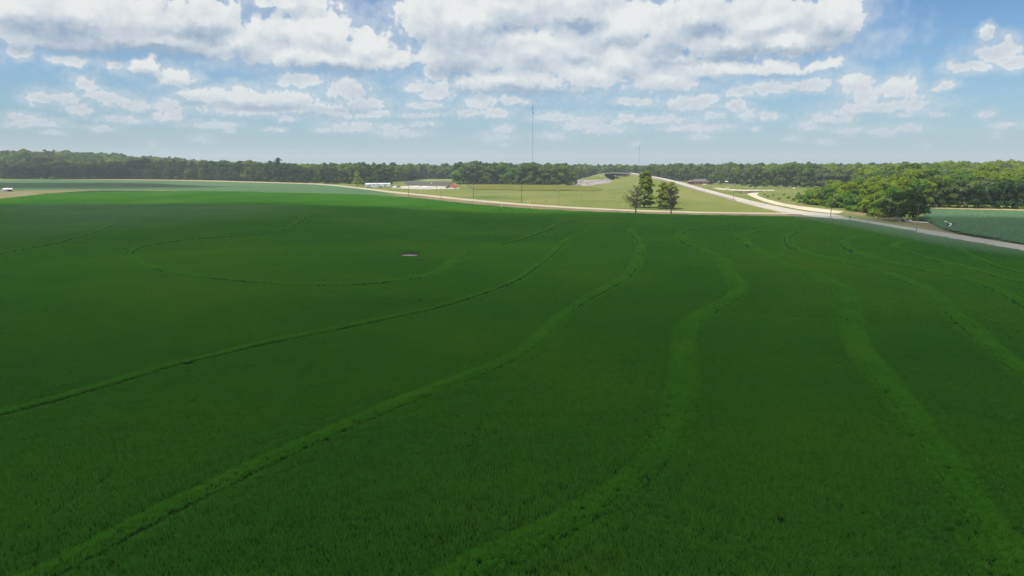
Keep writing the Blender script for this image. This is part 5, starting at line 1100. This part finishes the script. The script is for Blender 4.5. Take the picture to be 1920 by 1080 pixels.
# ------------------------------------------------------------------ air: haze, roadside dust, and the clouds that shade the fields
def volume(name, dens, col=(.9, .95, 1.0), aniso=0.2):
    m = bpy.data.materials.new(name); m.use_nodes = True; n = NT(m.node_tree); o = n.n('ShaderNodeOutputMaterial'); v = n.n('ShaderNodeVolumePrincipled')
    v.inputs['Color'].default_value = (*col, 1); v.inputs['Density'].default_value = dens; v.inputs['Anisotropy'].default_value = aniso; n.link(v.outputs[0], o.inputs['Volume']); return m
hb = MB().box((0, 0, 19.0), (16400, 16400, 174)); tag(hb.ob('haze', [volume('haze_air', 0.00021, (.84, .95, 1.0))]), 'thin blue summer haze filling the air over the plain', None, None, 'stuff')
def slab(name, outline, cell, base, thick, edge, m, label, seed, flatbase=True, shift=(0, 0), kind='stuff', under=0.15, extra=None):
    o = np.array(outline); x0, y0 = o.min(0) - cell; x1, y1 = o.max(0) + cell
    xs = np.arange(x0, x1, cell); ys = np.arange(y0, y1, cell); X, Y = np.meshgrid(xs, ys, indexing='ij')
    xf, yf = X.ravel() + 1e-3, Y.ravel() + 1e-3
    ins = inside(xf, yf, outline); d = seg_dist(xf, yf, list(outline) + [outline[0]])[0]; d = np.where(ins, d, -d) + edge * .7 * (fbm(xf, yf, edge * 3.5, seed) - .5)
    T = thick * sstep(d, 0, edge) * (.75 + .5 * fbm(xf, yf, edge * 2.5, seed + 9)); T = T * (1 if extra is None else extra(xf, yf)); T = T.reshape(X.shape); ok = T > 0.012 * thick
    idx = -np.ones(X.shape, int); vs = []; n = 0; ii, jj = X.shape
    cellok = np.zeros((ii - 1, jj - 1), bool)
    cellok = ok[:-1, :-1] | ok[1:, :-1] | ok[1:, 1:] | ok[:-1, 1:]
    use = np.zeros(X.shape, bool); use[:-1, :-1] |= cellok; use[1:, :-1] |= cellok; use[1:, 1:] |= cellok; use[:-1, 1:] |= cellok
    k = np.argwhere(use); idx[use] = np.arange(len(k)); nn_ = len(k)
    Tm = np.maximum(T[use], 0.004 * thick)
    top = np.stack([X[use] + shift[0], Y[use] + shift[1], base + Tm], 1); bot = np.stack([X[use] + shift[0], Y[use] + shift[1], base - under * Tm], 1)
    fs = []
    cnt = {}
    for i, j in np.argwhere(cellok):
        q = (idx[i, j], idx[i + 1, j], idx[i + 1, j + 1], idx[i, j + 1]); fs.append(q); fs.append(tuple(nn_ + a for a in q[::-1]))
        for a, b in zip(q, q[1:] + q[:1]): cnt[(a, b)] = cnt.get((a, b), 0) + 1
    for (a, b) in list(cnt):
        if (b, a) not in cnt: fs.append((b, a, nn_ + a, nn_ + b))
    return tag(ob(name, mesh(name, np.concatenate([top, bot]), fs, [m])), label, None, None, kind)
def sh(h): return (SDIR.x / SDIR.z * h, SDIR.y / SDIR.z * h)
cl = volume('cloud_vapour', 0.020, (1, 1, 1), 0.5)
MAIN = [(-1100,420),(-420,418),(-305,414),(-200,432),(-150,436),(-60,388),(0,348),(60,336),(135,326),(200,312),(300,304),(500,290),(760,220),(800,-200),(500,-420),(-700,-450),(-1150,-150)]
slab('cloud', MAIN, 16, 950, 62, 55, cl, 'flat cumulus cloud overhead that shades the rice field', 3, shift=sh(975), extra=lambda a, b: 1 + 0.75 * sstep(b, 190, 30))  # near side of the unseen cloud thickened to darken the nearest rice
LS = [(-1100,860),(-520,850),(-400,800),(-330,740),(-250,700),(-280,640),(-420,625),(-700,600),(-1100,600)]
slab('cloud', LS, 20, 1150, 75, 60, cl, 'small cumulus cloud that shades the far soybean field', 13, shift=sh(1180))
LW = [(-900,1130),(-300,1090),(-120,960),(-100,800),(-200,880),(-420,930),(-900,960)]
slab('cloud', LW, 24, 1250, 55, 80, cl, 'small cumulus cloud that shades the front of the wood', 23, shift=sh(1280))
DUST = [tuple(flat(*q)) for q in ((1470,409),(1540,410),(1600,416),(1660,425),(1720,436),(1800,450),(1920,474),(1960,488),(1900,486),(1820,476),(1740,463),(1660,447),(1590,432),(1530,420),(1480,413))]
LOW_HAZE = [tuple(flat(*q)) for q in ((-140,384),(150,383),(420,385),(640,392),(560,412),(420,430),(250,450),(60,468),(-140,485))]
slab('dust', LOW_HAZE, 4.0, 0.7, 3.4, 45, volume('field_haze', 0.0013, (.92, .96, 1.0), 0.3), 'faint bluish haze lying low over the rice', 43, under=.1)  # low slab that deepens the haze here, separate from the road dust
slab('dust', DUST, 2.0, 0.7, 3.2, 9, volume('road_dust', 0.013, (.92, .95, .97), 0.3), 'thin pale dust drifting off the main road over the rice', 33, under=.1)
print('trees in rows:', nt, 'objects:', len(scene.objects))
